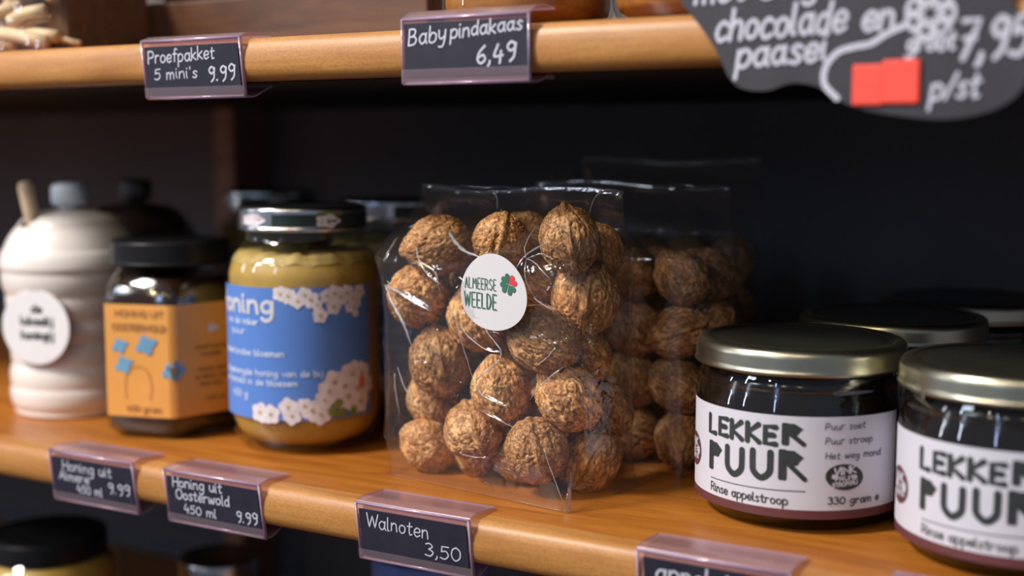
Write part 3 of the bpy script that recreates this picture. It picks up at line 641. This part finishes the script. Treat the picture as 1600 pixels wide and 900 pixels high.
# ------------------------------------------------------------------ ceramic honey pots
def honey_pot(loc, glaze, label, disc=True, name='honey_pot', knob=None):
    cx, cy = loc; base = math.atan2(-cy, -cx)
    e = empty(name, (cx, cy, 0), label, 'honey pot')
    key = [(0, .0335), (.006, .0352), (.014, .0360), (.035, .0345), (.055, .0350), (.072, .0375), (.085, .0396), (.094, .0380), (.103, .0325), (.108, .0295)]
    zs = np.linspace(.0, .108, 109); rk = np.interp(zs, [k[0] for k in key], [k[1] for k in key])
    rib = .0011 * np.abs(np.sin(np.pi * (zs - .003) / .0132)) ** .8
    prof = [(0, .001), (.027, .001), (.0285, 0)] + [(float(r + b), float(z) + .0006) for r, b, z in zip(rk, rib, zs)] + [(.0275, .1088), (.0265, .107), (.0265, .02), (0, .02)]
    mobj('pot', *lathe(prof, 96), M[glaze], e, smooth=True)
    lp = rnd_prof([(.0262, .1062), (.0262, .1075), (.0288, .1078), (.0292, .1092), (.0272, .1122), (.0225, .1150), (.0140, .1170), (.0060, .1182), (.0045, .1190)], .002, 4)
    V, F = lathe(lp, 96)
    # notch for the dipper
    nd = np.array((math.cos(base - 1.02), math.sin(base - 1.02)))
    F = [f for f in F if not (min(V[i][0] * nd[0] + V[i][1] * nd[1] for i in f) > .0150 and max(abs(-V[i][0] * nd[1] + V[i][1] * nd[0]) for i in f) < .0065 and max(V[i][2] for i in f) < .1160)]
    lid = mobj('lid', V, F, M[glaze], e, smooth=True)
    kp = rnd_prof([(.0044, .1184), (.0052, .1194), (.0094, .1206), (.0104, .1222), (.0104, .1305), (.0090, .1328), (.0045, .1336), (0, .1336)], .0016, 5)
    mobj('knob', *lathe(kp, 48), M[knob or glaze], lid, smooth=True)
    R3 = Vector((-.866, .5, 0))   # stick leans outwards to the left
    s0 = Vector((nd[0] * .0195, nd[1] * .0195, .090)); s1 = s0 + Vector((nd[0] * .0085, nd[1] * .0085, .0445))
    if disc:
        d = mobj('honey_dipper', *tube([s0, s0.lerp(s1, .5), s0.lerp(s1, .93), s1], .0042, 14, [1, 1, 1.05, .75]), M['stick'], smooth=True, autos=50)
        d.location = (cx, cy, 0); tag(d, 'pale wooden honey dipper stick leaning out of the white honey pot', 'honey dipper')
        da = base - .56; dc = Vector((math.cos(da), math.sin(da), 0)) * .0362 + Vector((0, 0, .0535))
        dd = empty('round_tag', (cx + dc.x, cy + dc.y, dc.z), 'round white wooden tag with dark lettering on the front of the white honey pot', 'tag')
        dd.rotation_euler = (0, 0, da + math.pi / 2)
        r = .0212; V = []; n = 64
        V, F = lathe([(0, 0), (r - .0003, 0), (r, .0003), (r, .0022), (r - .0003, .0025), (0, .0025)], n)
        V = [(v[0], -v[2], v[1]) for v in V]
        mi = [1 if i // n in (2,) else 0 for i in range(len(F))]
        body = mobj('disc', V, F, [M['disc'], M['discedge']], dd, midx=mi, smooth=True, autos=40)
        T = []
        for t, z, h, wd in [('de', 8.5, 4.4, 6.5), ('lokaalij', 1.5, 4.6, 20), ('honingij', -6.5, 4.6, 20)]: T.append(ribbons(strokes(t, -wd / 2 * mm + 1 * mm, z * mm, h * mm, width=wd * mm), .95 * mm, lambda u, v: (u, -.00275, v)))
        mobj('lettering', *join(*T), M['ink'], body)
        mobj('cord', *tube([(0, .0, .0195), (.001, .0035, .030), (.0, .004, .041)], .0006, 6), M['stick'], dd)
    return e
honey_pot((-.5935, .5240), 'ceramic', 'white ribbed beehive honey pot with lid at the left edge of the walnut shelf', knob='knobglaze')
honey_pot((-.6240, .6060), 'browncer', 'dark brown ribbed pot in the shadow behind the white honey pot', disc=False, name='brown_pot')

# ------------------------------------------------------------------ walnuts
bm = bmesh.new(); bmesh.ops.create_icosphere(bm, subdivisions=6, radius=1); bm.verts.index_update()
ICO = np.array([v.co[:] for v in bm.verts]); ICOF = [tuple(v.index for v in f.verts) for f in bm.faces]; bm.free()
def walnut_mesh(seed, low=False):
    D = ICO; off = seed * 31.7; x, y, z = D.T
    th = np.arctan2(y, x); rxy = np.sqrt(x * x + y * y)
    r = np.ones(len(D))
    S = D.copy() * np.array([1.0, .96, 1.13])
    # pointed tip
    S[:, 2] += .10 * np.exp(-((1 - z) / .035)) + .02 * np.exp(-((1 + z) / .05))
    warp = np.stack([perlin(D * 2.2 + off + 5), perlin(D * 2.2 + off + 55), perlin(D * 2.2 + off + 105)], 1)
    Pl = (D + .20 * warp) * np.array([4.2, 4.2, 1.7])
    n1 = perlin(Pl + off); n2 = perlin(Pl * 2.1 + off + 9); n3 = fbm((D + .12 * warp) * 9 + off, 3)
    valley = -np.exp(-(n1 / .080) ** 2) * .062 - np.exp(-(n2 / .11) ** 2) * .030
    lump = .045 * perlin(D * 2.6 + off) + .016 * n3
    pit = -.035 * sstep(.42, .62, perlin(D * 8 + off + 70))
    # seam lies in the plane x = 0
    seam = np.abs(x + .035 * perlin(np.stack([z * 3, y * 3, 0 * z], 1) + off))
    ridge = .060 * np.exp(-(seam / .075) ** 2) - .055 * np.exp(-(seam / .016) ** 2) - .022 * np.exp(-((seam - .17) / .05) ** 2)
    # creases running out of the tip
    star = -.035 * np.exp(-(np.sin(th * 5.5 + 2 * perlin(D * 2 + off)) / .35) ** 2) * sstep(.45, .9, np.abs(z)) * sstep(0, .25, rxy)
    k = 1 + lump + (valley + pit) * (1 - np.exp(-(seam / .09) ** 2)) + ridge + star
    S = S * k[:, None]
    S /= np.abs(S).max(0).mean() * 1.0
    me = bpy.data.meshes.new('walnut'); me.from_pydata((S * .0140).tolist(), [], ICOF); me.materials.append(M['walnut'])
    me.polygons.foreach_set('use_smooth', [True] * len(me.polygons)); me.update(); return me
WM = [walnut_mesh(s) for s in range(7)]
BAGROT = math.radians(-8.563)
def walnut(org, item, seed, label, group, rot=BAGROT):
    lx, ly, lz, R, roll, mode = item
    o = bpy.data.objects.new('walnut', WM[seed % len(WM)]); COL.objects.link(o)
    c, s = math.cos(rot), math.sin(rot)
    R *= .985
    o.location = (org[0] + lx * c - ly * s, org[1] + lx * s + ly * c, lz)
    o.scale = (R / .0126,) * 3
    # view frame: towards the camera, right, up
    f = (Vector((0, 0, CAM_H)) - o.location).normalized(); rt = Vector((0, 0, 1)).cross(f).normalized(); up = f.cross(rt)
    rs = random.Random(seed * 7 + 3); a = math.radians(roll)
    axis = (up * math.cos(a) - rt * math.sin(a)).normalized()          # long axis in the picture plane
    if mode == 'tip': z = (f * .80 + axis * .60).normalized(); y = axis - z * axis.dot(z); y.normalize()
    elif mode == 'seam': z = (axis + f * .12).normalized(); y = (f - z * f.dot(z)).normalized()
    else:
        z = (axis + f * .2).normalized(); y = (f - z * f.dot(z)).normalized(); y = Matrix.Rotation(rs.uniform(.7, 1.4) * rs.choice((-1, 1)), 3, z) @ y
    x = y.cross(z).normalized(); y = z.cross(x)
    o.rotation_euler = Matrix((x, y, z)).transposed().to_euler()
    tag(o, label, 'walnut', group); return o
B1 = (-.2862, .5076)
N1 = [(-0.034, -0.0132, 0.1089, 0.0148, 100, 'side'), (0.0035, -0.014, 0.1122, 0.0130, -10, 'tip'), (0.0373, -0.0088, 0.1143, 0.0134, 10, 'seam'), (-0.0473, -0.0123, 0.0838, 0.0152, 70, 'tip'),
 (0.0346, 0.0078, 0.0880, 0.0158, -8, 'seam'), (-0.0192, -0.0035, 0.0746, 0.0142, 20, 'side'), (-0.0356, -0.0111, 0.0535, 0.0151, 8, 'seam'), (0.0275, -0.0141, 0.0705, 0.0152, 60, 'side'),
 (0.0037, -0.0145, 0.0446, 0.0138, 15, 'side'), (0.0357, -0.0066, 0.0445, 0.0147, 40, 'side'), (-0.0123, -0.0142, 0.0245, 0.0142, 200, 'tip'), (0.0242, -0.0148, 0.0205, 0.0146, 15, 'tip'),
 (-0.0492, 0.0, 0.0315, 0.0136, 20, 'side'), (-0.0425, -0.0120, 0.0124, 0.0124, 60, 'side'), (0.0362, 0.0085, 0.0148, 0.0150, -30, 'seam'), (0.0068, -0.002, 0.0118, 0.0120, 80, 'side'),
 (0.0305, 0.0131, 0.0607, 0.0121, 30, 'side'), (0.0095, 0.0074, 0.0937, 0.0122, 50, 'side'), (-0.020, -0.004, 0.0105, 0.0102, 20, 'side'), (-0.0349, 0.0135, 0.0929, 0.0123, 0, 'side'),
 (-0.0119, 0.014, 0.0538, 0.0128, 0, 'side'), (-0.0487, 0.0191, 0.0306, 0.0130, 0, 'side'), (-0.0279, 0.0192, 0.0713, 0.0129, 10, 'seam'), (0.0073, 0.0135, 0.0294, 0.0126, 0, 'side'),
 (0.0372, 0.0225, 0.0344, 0.0118, 20, 'side'), (0.0356, 0.018, 0.1079, 0.0109, 20, 'side'), (-0.002, 0.015, 0.113, 0.0110, 40, 'side')]
LB = ['large smooth walnut at the top left corner of the front bag', 'walnut with its pointed tip showing, just above the white oval sticker', 'shadowed walnut at the top right of the front bag',
 'walnut under the bright V-shaped fold at the left edge of the front bag', 'upright walnut with a bold vertical seam right of the white oval sticker', 'walnut half covered by the left side of the white oval sticker',
 'rough walnut with a dark vertical seam at mid left of the front bag', 'large tilted rough walnut just below right of the sticker', 'round walnut directly beneath the sticker, crossed by a curved fold line',
 'hazy walnut behind a dull film fold, right of the centre of the front bag', 'walnut with seam and tip turned down, lower left of centre in the front bag', 'most forward walnut at the bottom centre, tip and radiating grooves showing',
 'shadowed walnut low at the left edge of the front bag', 'hazy walnut resting on the shelf in the left bottom corner of the front bag', 'walnut on the shelf in the right bottom corner of the front bag',
 'walnut lying on the shelf partly hidden below the most forward walnut']
DEEP = {16: 'orange-lit walnut in the gap behind the large tilted rough walnut', 17: 'walnut peeping out above right of the white oval sticker', 18: 'small walnut behind the seam-and-tip walnut, on the shelf', 19: 'walnut in the gap between the large smooth walnut and the sticker', 20: 'walnut in the dark gap left of the large tilted rough walnut', 23: 'walnut in the gap above the most forward walnut', 24: 'dim walnut against the right rear side of the front bag, low down', 25: 'dim walnut at the right rear top corner of the front bag', 26: 'walnut at the back between the two topmost walnuts'}
for i, it in enumerate(N1):
    if i in (21, 22): continue
    walnut(B1, it, i * 3 + (i // 7), LB[i] if i < len(LB) else DEEP[i], 'walnuts in the front bag')
rs = random.Random(11)
def fill(org, nx, ny, nz, w, d, label, group, R=.0138, z0=.0, seed0=40, skip=None):
    k = 0
    for c in range(nz):
        for a in range(nx):
            if skip and (a, c) in skip: continue
            for b in range(ny):
                x = -w / 2 + R + (w - 2 * R) * (a / (nx - 1)) + (rs.uniform(-.0012, .0012)); y = (-d / 2 + R + (d - 2 * R) * b / max(ny - 1, 1)) if ny > 1 else rs.uniform(-.004, .004)
                side = ['left', 'left of middle', 'right of middle', 'right'][a]; lv = ['on the shelf', 'in the second layer', 'in the third layer', 'in the fourth layer', 'in the top layer'][c]
                row = '' if ny == 1 else (' front row' if b == 0 else ' rear row')
                walnut(org, (x, y, z0 + R + c * R * 1.88 + (0 if c == 0 else rs.uniform(0, .0008)), R * rs.uniform(.93, 1.0), rs.uniform(0, 180), rs.choice(['side', 'seam', 'tip'])), seed0 + k, '%s, %s%s, %s' % (label, side, row, lv), group); k += 1
B2 = (-.2660, .5860); B3 = (-.2790, .6700)
fill(B2, 4, 2, 4, .108, .055, 'dim walnut in the second bag', 'walnuts in the second bag')
fill(B3, 4, 1, 4, .108, .055, 'barely visible walnut in the rear bag', 'walnuts in the rear bag', seed0=90)

# ------------------------------------------------------------------ clear film bags
RID = [([(-42.9, 122.1), (-40.2, 115.8), (-37.0, 110.7), (-27.3, 103.0), (-17.8, 98.6), (-15.2, 90.2)], .9, 1.0), ([(-31.1, 118.2), (-17.7, 113.0), (-6.5, 108.7), (6.3, 105.7)], 1.1, 2.1),
 ([(-51.8, 90.6), (-41.3, 88.3), (-31.4, 84.6), (-21.0, 80.8)], 1.1, 1.9), ([(-50.5, 90.3), (-43.4, 80.8), (-37.5, 73.8), (-32.8, 63.9)], 1.1, 1.9), ([(45.8, 123.1), (37.6, 115.5), (29.8, 108.9), (26.4, 101.3)], 1.0, .9),
 ([(30.5, 107.0), (37.6, 104.7), (45.3, 98.5)], .6, .6), ([(30.5, 107.0), (33.2, 97.7), (36.6, 91.1)], .6, .6), ([(10.9, 76.0), (14.5, 72.7), (20.5, 66.3), (16.9, 60.3), (6.9, 52.9), (8.7, 47.4), (15.1, 44.5), (23.3, 42.7)], 1.1, .9),
 ([(-5.2, 78.0), (-1.1, 67.0), (4.3, 50.9)], .8, .5), ([(-4.0, 77.3), (2.5, 71.6), (11.6, 66.8), (19.4, 65.9)], .9, .6), ([(-42.6, 53.3), (-37.0, 44.1), (-30.8, 35.8)], 1.0, .7), ([(36.0, 91.1), (43.4, 87.5), (49, 86.1)], .6, .5),
 ([(45.8, 135.8), (41.2, 130.4), (43.2, 123.8)], .8, .6), ([(11.5, 18.3), (2.3, 17.8), (-6.2, 18.2)], .9, .5), ([(41.3, 27.0), (45.0, 17.9), (50, 3.7)], .7, .6), ([(34.4, 46.9), (41.1, 54.6), (49.4, 62.4)], .7, .6),
 ([(7.9, 39.3), (18.7, 36.5), (26.4, 33.8)], .5, .5), ([(-19.4, 137.2), (-13.8, 131.6), (-9.3, 126.1)], .9, .9), ([(-14.0, 93.1), (-21.6, 97.0), (-28.5, 103.8)], .7, .6), ([(20, 120), (24, 112), (30.5, 107)], .5, .6), ([(-51, 116), (-47, 118), (-44, 121)], .6, 1.1), ([(-52, 112), (-50, 108), (-50.5, 103)], .5, .8), ([(-7, 126), (-4, 124), (-3, 121.5)], .6, 1.6), ([(30.5, 107), (36, 109), (44, 107)], .4, .4), ([(38, 62), (43, 66), (47, 71)], .5, .5), ([(-45, 50), (-44, 42), (-42, 30)], .5, .9)]
def film_bag(org, label, H=.1350, res=1.0, seed=0, ridges=True, rot=BAGROT, top_y=.009, name='walnut_bag'):
    e = empty(name, (org[0], org[1], .0004), label, 'bag of walnuts', 'clear bags of walnuts', rz=rot)
    # closed outline, corners: front-left, front-right, back-right, back-left
    C = [(-.0530, -.0292), (.0525, -.0295), (.0500, .0300), (-.0600, .0290)]
    cnt = [int(340 * res), int(130 * res), int(90 * res), int(110 * res)]; nz = int(400 * res)
    U = []; Nn = []; face = []
    for k in range(4):
        a, b = np.array(C[k]), np.array(C[(k + 1) % 4]); d = b - a; L = np.linalg.norm(d); nrm = np.array((d[1], -d[0])) / L
        for i in range(cnt[k]):
            t = i / cnt[k]; p = a + d * t
            # round the corners
            cr = .007; s = t * L; e0 = max(0, cr - s); e1 = max(0, cr - (L - s)); ee = max(e0, e1); pull = cr - math.sqrt(max(cr * cr - ee * ee, 0))
            U.append(p - nrm * pull * .35); Nn.append(nrm); face.append((k, t))
    U = np.array(U); Nn = np.array(Nn)
    def smooth(A, sig):
        n_ = len(A); k_ = np.fft.fftfreq(n_); g_ = np.exp(-2 * (np.pi * k_ * sig) ** 2)
        return np.real(np.fft.ifft(np.fft.fft(A, axis=0) * g_[:, None], axis=0))
    U2 = smooth(U, 26 * res); cen = U.mean(0); U2 = cen + (U2 - cen) * np.array([1.055, 1.10]); N2 = smooth(Nn, 26 * res); N2 /= np.linalg.norm(N2, axis=1)[:, None]
    for _ in range(int(10 * res) + 2): Nn = (np.roll(Nn, 1, 0) + Nn + np.roll(Nn, -1, 0)); Nn /= np.linalg.norm(Nn, axis=1)[:, None]
    nu = len(U); tz = np.linspace(0, 1, nz + 1)
    fz = sstep(0, .17, tz)[:, None, None]
    UU = U[None] * (1 - fz) + U2[None] * fz; NN = Nn[None] * (1 - fz) + N2[None] * fz; NN /= np.linalg.norm(NN, axis=2)[..., None]; T = np.repeat(tz[:, None], nu, 1)
    tt = np.array([f[1] for f in face]); kk = np.array([f[0] for f in face]); Z = T * H
    bul = np.sin(np.pi * np.clip(tt, 0, 1))[None] * np.sin(np.pi * np.clip(T * 1.02, 0, 1)) ** .6
    amp = np.array([.0022, .0016, .003, .0042])[kk][None]
    P = UU + NN * (bul * amp)[..., None]
    # left side swells where the nuts press on it
    P[..., 0] -= (.0050 * sstep(.0, .16, T) * (1 - sstep(.70, .92, T))) * (P[..., 0] < -.02) * sstep(-.02, -.05, P[..., 0])
    # top narrows to the folded seam
    q = sstep(.74, 1.0, T); Y = P[..., 1]; P[..., 1] = Y * (1 - q * .93) + top_y * q
    P[..., 0] = P[..., 0] * (1 - .02 * q) - .006 * q * sstep(.0, -.05, P[..., 0])
    P[..., 0] -= .0065 * np.exp(-((T - .80) / .10) ** 2) * sstep(-.01, -.05, P[..., 0])
    X, Y = P[..., 0], P[..., 1]
    Q = np.stack([X.ravel(), Y.ravel(), Z.ravel()], 1) * 1000 + seed * 57.3
    w1 = perlin(Q / 34.0); w2 = perlin(Q / 17.0 + 40); wp = np.stack([perlin(Q / 14 + 7), perlin(Q / 14 + 77), perlin(Q / 14 + 177)], 1)
    c1 = perlin(Q / 15.0 + wp * .8 + 90); c2 = perlin(Q / 8.0 + wp * .7 + 190)
    sheet = .9 * w1 + .5 * w2
    cre = .55 * np.maximum(0, 1 - np.abs(c1) / .10) * sstep(-.1, .35, w2) + .16 * np.maximum(0, 1 - np.abs(c2) / .13) * sstep(.0, .4, w1)
    disp = (sheet * .75 + cre).reshape(Z.shape)
    if ridges:
        xm, zm = X * 1000, Z * 1000; fr = (kk == 0)[None] | ((kk == 3)[None] & (tt > .9)[None]); fr = np.repeat(fr, nz + 1, 0)
        for pts, hgt, sg in RID:
            pp = catmull(pts, 4); dmin = np.full(Z.shape, 1e9); tpar = np.zeros(Z.shape)
            for i in range(len(pp) - 1):
                a, b = pp[i], pp[i + 1]; d = b - a; L2 = d @ d + 1e-9
                t = np.clip(((xm - a[0]) * d[0] + (zm - a[1]) * d[1]) / L2, 0, 1)
                dd = np.hypot(xm - a[0] - t * d[0], zm - a[1] - t * d[1]); m_ = dd < dmin; dmin = np.where(m_, dd, dmin); tpar = np.where(m_, (i + t) / (len(pp) - 1), tpar)
            env = np.sin(np.pi * np.clip(tpar, .04, .96)) ** .5
            side = np.exp(-(dmin / (sg * .62)) ** 2) * hgt * env * 1.15 + np.exp(-(dmin / 4.5) ** 2) * .45 * env
            disp = disp + np.where(fr, side, 0)
    disp = disp * .001 * sstep(0, .05, T) * (1 - .6 * sstep(.90, 1, T)) + .0003
    P = P + NN * disp[..., None]
    zz = Z + .0015 * np.sin(X * 60 + seed) * sstep(.8, 1, T) + (.006 * (-X / .05) if ridges else 0) * 0
    V = np.stack([P[..., 0], P[..., 1], zz], -1).reshape(-1, 3)
    i0 = (np.arange(nz)[:, None] * nu + np.arange(nu)[None]); i1 = (np.arange(nz)[:, None] * nu + (np.arange(nu)[None] + 1) % nu)
    F = np.stack([i0, i1, i1 + nu, i0 + nu], -1).reshape(-1, 4)
    me = bpy.data.meshes.new('film'); me.from_pydata(V.tolist(), [], F.tolist()); me.materials.append(M['film'])
    me.polygons.foreach_set('use_smooth', [True] * len(me.polygons)); me.update()
    o = bpy.data.objects.new('film', me); COL.objects.link(o); o.parent = e
    if ridges:
        Zr = P[..., 0][:, kk == 0]; ztab = zz[:, kk == 0]; ytab = P[..., 1][:, kk == 0]; ztab1 = tz * H
        for pts, hgt, sg in RID:
            pp = catmull(pts, 5); line = []
            for px_, pz_ in pp:
                j = int(np.clip(round(pz_ / 1000 / H * nz), 0, nz)); i = int(np.argmin(np.abs(Zr[j] - px_ / 1000)))
                line.append((Zr[j, i], ytab[j, i] - .0002, ztab[j, i]))
            n_ = len(line); tpr = [max(.15, math.sin(math.pi * (k + .3) / (n_ - .4)) ** .6) * (1 + .25 * math.sin(k * 2.1 + pts[0][0])) for k in range(n_)]
            V_, F_ = tube(line, sg * .00042, 8, tpr)
            mobj('crease_highlight', V_, F_, M['fold'], e, smooth=True)  # pale tubes added over the creases to paint their highlight lines
    # sealed seams: bottom skirt and corner edge
    seal = []
    for k in range(4):
        a, b = C[k], C[(k + 1) % 4]; n_ = 14
        seal.append(tube([(a[0] + (b[0] - a[0]) * t / n_, a[1] + (b[1] - a[1]) * t / n_, .0004) for t in range(n_ + 1)], .0003, 5))
    mobj('bottom_seal', *join(*seal), M['film'], e, smooth=True)
    tp = [(-.062 + .112 * t / 20, top_y + .0006 * math.sin(t), H + .0004 * math.sin(t * 1.7)) for t in range(21)]
    mobj('top_fold', *join(tube(tp, .0007, 6)), M['film'], e, smooth=True)
    return e
bag = film_bag(B1, 'clear film bag packed with walnuts and bearing a white oval sticker, nearest of the bags')
film_bag(B2, 'second clear walnut bag, dim, directly behind the stickered bag', res=.45, seed=3, ridges=False)
film_bag(B3, 'rear clear walnut bag, barely visible in the dark', H=.146, res=.3, seed=5, ridges=False)
# sticker on the front of the bag
def sticker_map(y): return lambda u, v: (u, y + 1.2 * (u * u), v)
def egg(mp, sx, sz, n=64, rings=6):
    V = [mp(0, 0)]; F = []
    for r in range(1, rings + 1):
        for k in range(n):
            a = 2 * math.pi * k / n; q = r / rings
            V.append(mp(sx * q * math.cos(a) * (1 - .10 * math.sin(a)), sz * q * math.sin(a) + 0))
    for k in range(n): F.append((0, 1 + k, 1 + (k + 1) % n))
    for r in range(rings - 1):
        for k in range(n): F.append((1 + r * n + k, 1 + (r + 1) * n + k, 1 + (r + 1) * n + (k + 1) % n, 1 + r * n + (k + 1) % n))
    return V, F
st = mobj('oval_sticker', *egg(sticker_map(0), .0193, .0166), M['sticker'], bag, smooth=True, loc=(.0156, -.0352, .0920), rot=(math.radians(0), 0, math.radians(-4)))
st['label'] = 'white oval sticker with green lettering and a clover of hearts'
sm = sticker_map(-.00025)
T = [ribbons(strokes('ALMEERSE', -16.4 * mm, 1.0 * mm, 4.7 * mm, width=18.6 * mm, track=3.0, rise=-.01), .40 * mm, sm), ribbons(strokes('WEELDE', -16.8 * mm, -7.2 * mm, 6.4 * mm, width=19.2 * mm, track=2.8, rise=-.01), .60 * mm, sm)]
mobj('lettering', *join(*T), M['green'], st)
def heart(cx, cz, s, rot, mp):
    pts = []
    for k in range(36):
        t = 2 * math.pi * k / 36; x = 16 * math.sin(t) ** 3; z = 13 * math.cos(t) - 5 * math.cos(2 * t) - 2 * math.cos(3 * t) - math.cos(4 * t) + 17
        x *= s / 30; z *= s / 30; pts.append((cx + x * math.cos(rot) - z * math.sin(rot), cz + x * math.sin(rot) + z * math.cos(rot)))
    m0 = np.mean(pts, 0); V = [mp(*m0)] + [mp(*p) for p in pts]; return V, [(0, 1 + k, 1 + (k + 1) % 36) for k in range(36)]
CX, CZ = 9.4 * mm, 4.0 * mm
H = [heart(CX, CZ, 4.7 * mm, math.radians(a), sm) for a in (33, 115, 213, 303)]
mobj('green_hearts', *join(H[0], H[1], H[2]), M['green'], st)
H[3] = ([(a, b - .00005, c) for a, b, c in H[3][0]], H[3][1])
mobj('red_heart', *H[3], M['red'], st)

# ------------------------------------------------------------------ upper shelf goods
def nut_jar(loc, label, R=.0375):
    cx, cy = loc; e = empty('peanut_butter_jar', (cx, cy, .2025), label, 'jar', 'peanut butter jars on the upper shelf')
    gl = rnd_prof([(0, .002), (.026, .002), (R - .007, .0003), (R - .003, .002), (R - .0004, .008), (R, .012), (R, .080), (R - .008, .092), (R - .008, .100)], .005, 5)
    mobj('glass_jar', *lathe(gl, 96), M['glass'], e, smooth=True)
    co = rnd_prof([(0, .004), (R - .009, .004), (R - .0025, .0075), (R - .0015, .012), (R - .0015, .078), (R - .010, .09), (0, .09)], .004, 5)
    mobj('peanut_butter', *lathe(co, 72), M['peanut'], e, smooth=True)
    mobj('lid', *lathe(rnd_prof([(R - .008, .096), (R - .0055, .096), (R - .0055, .107), (R - .008, .109), (0, .109)], .001, 4), 72), M['gold'], e, smooth=True)
    return e
nut_jar((-.2745, .4990), "peanut butter jar on the upper shelf right behind the 'Baby pindakaas' card")
nut_jar((-.1955, .5030), 'peanut butter jar on the upper shelf left of the black sign', R=.0365)
nut_jar((-.1080, .5030), 'peanut butter jar on the upper shelf hidden behind the black sign', R=.0365)
def gift():
    e = empty('gift_pack', (-.574, .4885, .2025), 'clear wrapped gift pack with straw filling at the left end of the upper shelf', 'gift pack')
    mobj('tray', *box(-.06, .040, -.014, .045, .0005, .050, .004), M['parcel'], e)
    rr = random.Random(3); spec = [((-.045, -.030, .010), (.020, -.031, .0042), .0034), ((.0, -.034, .011), (.043, -.030, .0045), .0036), ((-.040, -.030, .013), (.022, -.029, .024), .0030), ((.014, -.028, .017), (.040, -.029, .021), .0032), ((.020, -.027, .0085), (.046, -.026, .0075), .0034), ((-.060, -.028, .008), (-.010, -.027, .004), .0042), ((-.062, -.028, .018), (-.012, -.029, .012), .0040)]
    for k in range(34):
        x = rr.uniform(-.062, .02); z = rr.uniform(.003, .055); a = rr.uniform(-.5, .5); l = rr.uniform(.03, .05)
        spec.append(((x, rr.uniform(-.026, -.021), z), (x + l * math.cos(a), rr.uniform(-.026, -.021), max(.004, z + l * math.sin(a))), rr.uniform(.0012, .0022)))
    T = []
    for i, (a, b, r) in enumerate(spec):
        a, b = Vector(a), Vector(b); m_ = a.lerp(b, .5) + Vector((0, -.001, .001))
        T.append(tube([a, a.lerp(m_, .6), m_, b.lerp(m_, .6), b], r, 8))
    tag(mobj('straw_filling', *join(*T), M['straw'], e, smooth=True), kind='stuff')
    V = []; F = []; n = 40; m_ = 30; per = []
    C = [(-.066, -.038), (.050, -.037), (.048, .05), (-.066, .05)]
    for k in range(4):
        for i in range(n):
            a, b = C[k], C[(k + 1) % 4]; per.append((a[0] + (b[0] - a[0]) * i / n, a[1] + (b[1] - a[1]) * i / n))
    per = np.array(per); nu = len(per); PP = []
    for j in range(m_ + 1):
        z = .0008 + .085 * j / m_; q = np.stack([per[:, 0] * 1000, per[:, 1] * 1000, np.full(nu, z * 1000)], 1)
        d = .0018 * perlin(q / 13 + 5) + .0012 * np.maximum(0, 1 - np.abs(perlin(q / 9 + 50)) / .15)
        c = per / np.linalg.norm(per, axis=1)[:, None]; pp = per * (1 - .3 * max(0, j / m_ - .5)) + c * d[:, None] * (0 if j == 0 else 1)
        PP += [(a, b, z) for a, b in pp]
    for j in range(m_):
        for i in range(nu): F.append((j * nu + i, j * nu + (i + 1) % nu, (j + 1) * nu + (i + 1) % nu, (j + 1) * nu + i))
    mobj('cellophane', PP, F, M['film'], e, smooth=True)
gift()
def crate():
    e = empty('wooden_crate', (-.448, .600, .2025), 'dark brown wooden crate standing back on the upper shelf, right of the gift pack', 'crate')
    W, D_ = .095, .055
    for k in range(3):
        z = .004 + k * .031
        mobj('front_board', *box(-W, W, -D_ - .006, -D_, z, z + .028, .0012), M['crate'], e)
        mobj('rear_board', *box(-W, W, D_, D_ + .006, z, z + .028, .0012), M['crate'], e)
        for x in (-W + .0002, W - .0062): mobj('side_board', *box(x, x + .006, -D_, D_, z, z + .028, .0012), M['crate'], e)
    for x in (-W + .008, W - .020):
        for y in (-D_ + .0002, D_ - .0122): mobj('corner_post', *box(x, x + .012, y, y + .012, .0002, .097, .001), M['crate'], e)
    mobj('base', *box(-W + .007, W - .007, -D_ + .001, D_ - .001, .0040, .008, .001), M['crate'], e)
crate()

# ------------------------------------------------------------------ jars on the lowest shelf
def low_jar(loc, label, R, Hh, content, lidm, ring_=None, sh=.030):
    e = empty('lidded_jar', (loc[0], loc[1], -.2025), label, 'jar', 'jars on the lowest shelf')
    gl = rnd_prof([(0, .002), (R - .008, .002), (R - .005, .0003), (R, .008), (R, Hh - sh), (R * .84, Hh - sh * .6), (R * .82, Hh - .008)], .004, 5)
    mobj('glass_jar', *lathe(gl, 72), M['glass'], e, smooth=True)
    mobj('contents', *lathe(rnd_prof([(0, .004), (R - .006, .004), (R - .0015, .009), (R - .0015, Hh - sh - .001), (R * .80, Hh - sh * .66), (0, Hh - sh * .66)], .004, 4), 60), M[content], e, smooth=True)
    rl = R * .86
    lid = mobj('lid', *lathe(rnd_prof([(rl - .002, Hh - .013), (rl, Hh - .013), (rl, Hh - .001), (rl - .001, Hh), (rl - .004, Hh), (rl - .005, Hh - .0008)], .0008, 3), 72), M[lidm], e, smooth=True)
    mobj('lid_top', *lathe([(rl - .0049, Hh - .0008), (rl * .6, Hh - .0006), (0, Hh - .0006)], 72), M[ring_ or lidm], lid, smooth=True)
    return e
low_jar((-.6130, .515), 'golden honey jar with a dark lid on the lowest shelf, bottom left corner', .040, .1270, 'creamhoney', 'blacklid', sh=.018)
low_jar((-.5330, .575), 'small jar with a silver lid on the lowest shelf, under the leftmost cards', .0275, .1075, 'darkhoney', 'silver')
low_jar((-.3800, .580), "jar with a blue-rimmed lid on the lowest shelf", .0385, .1335, 'darkhoney', 'bluelid', 'blacklid')
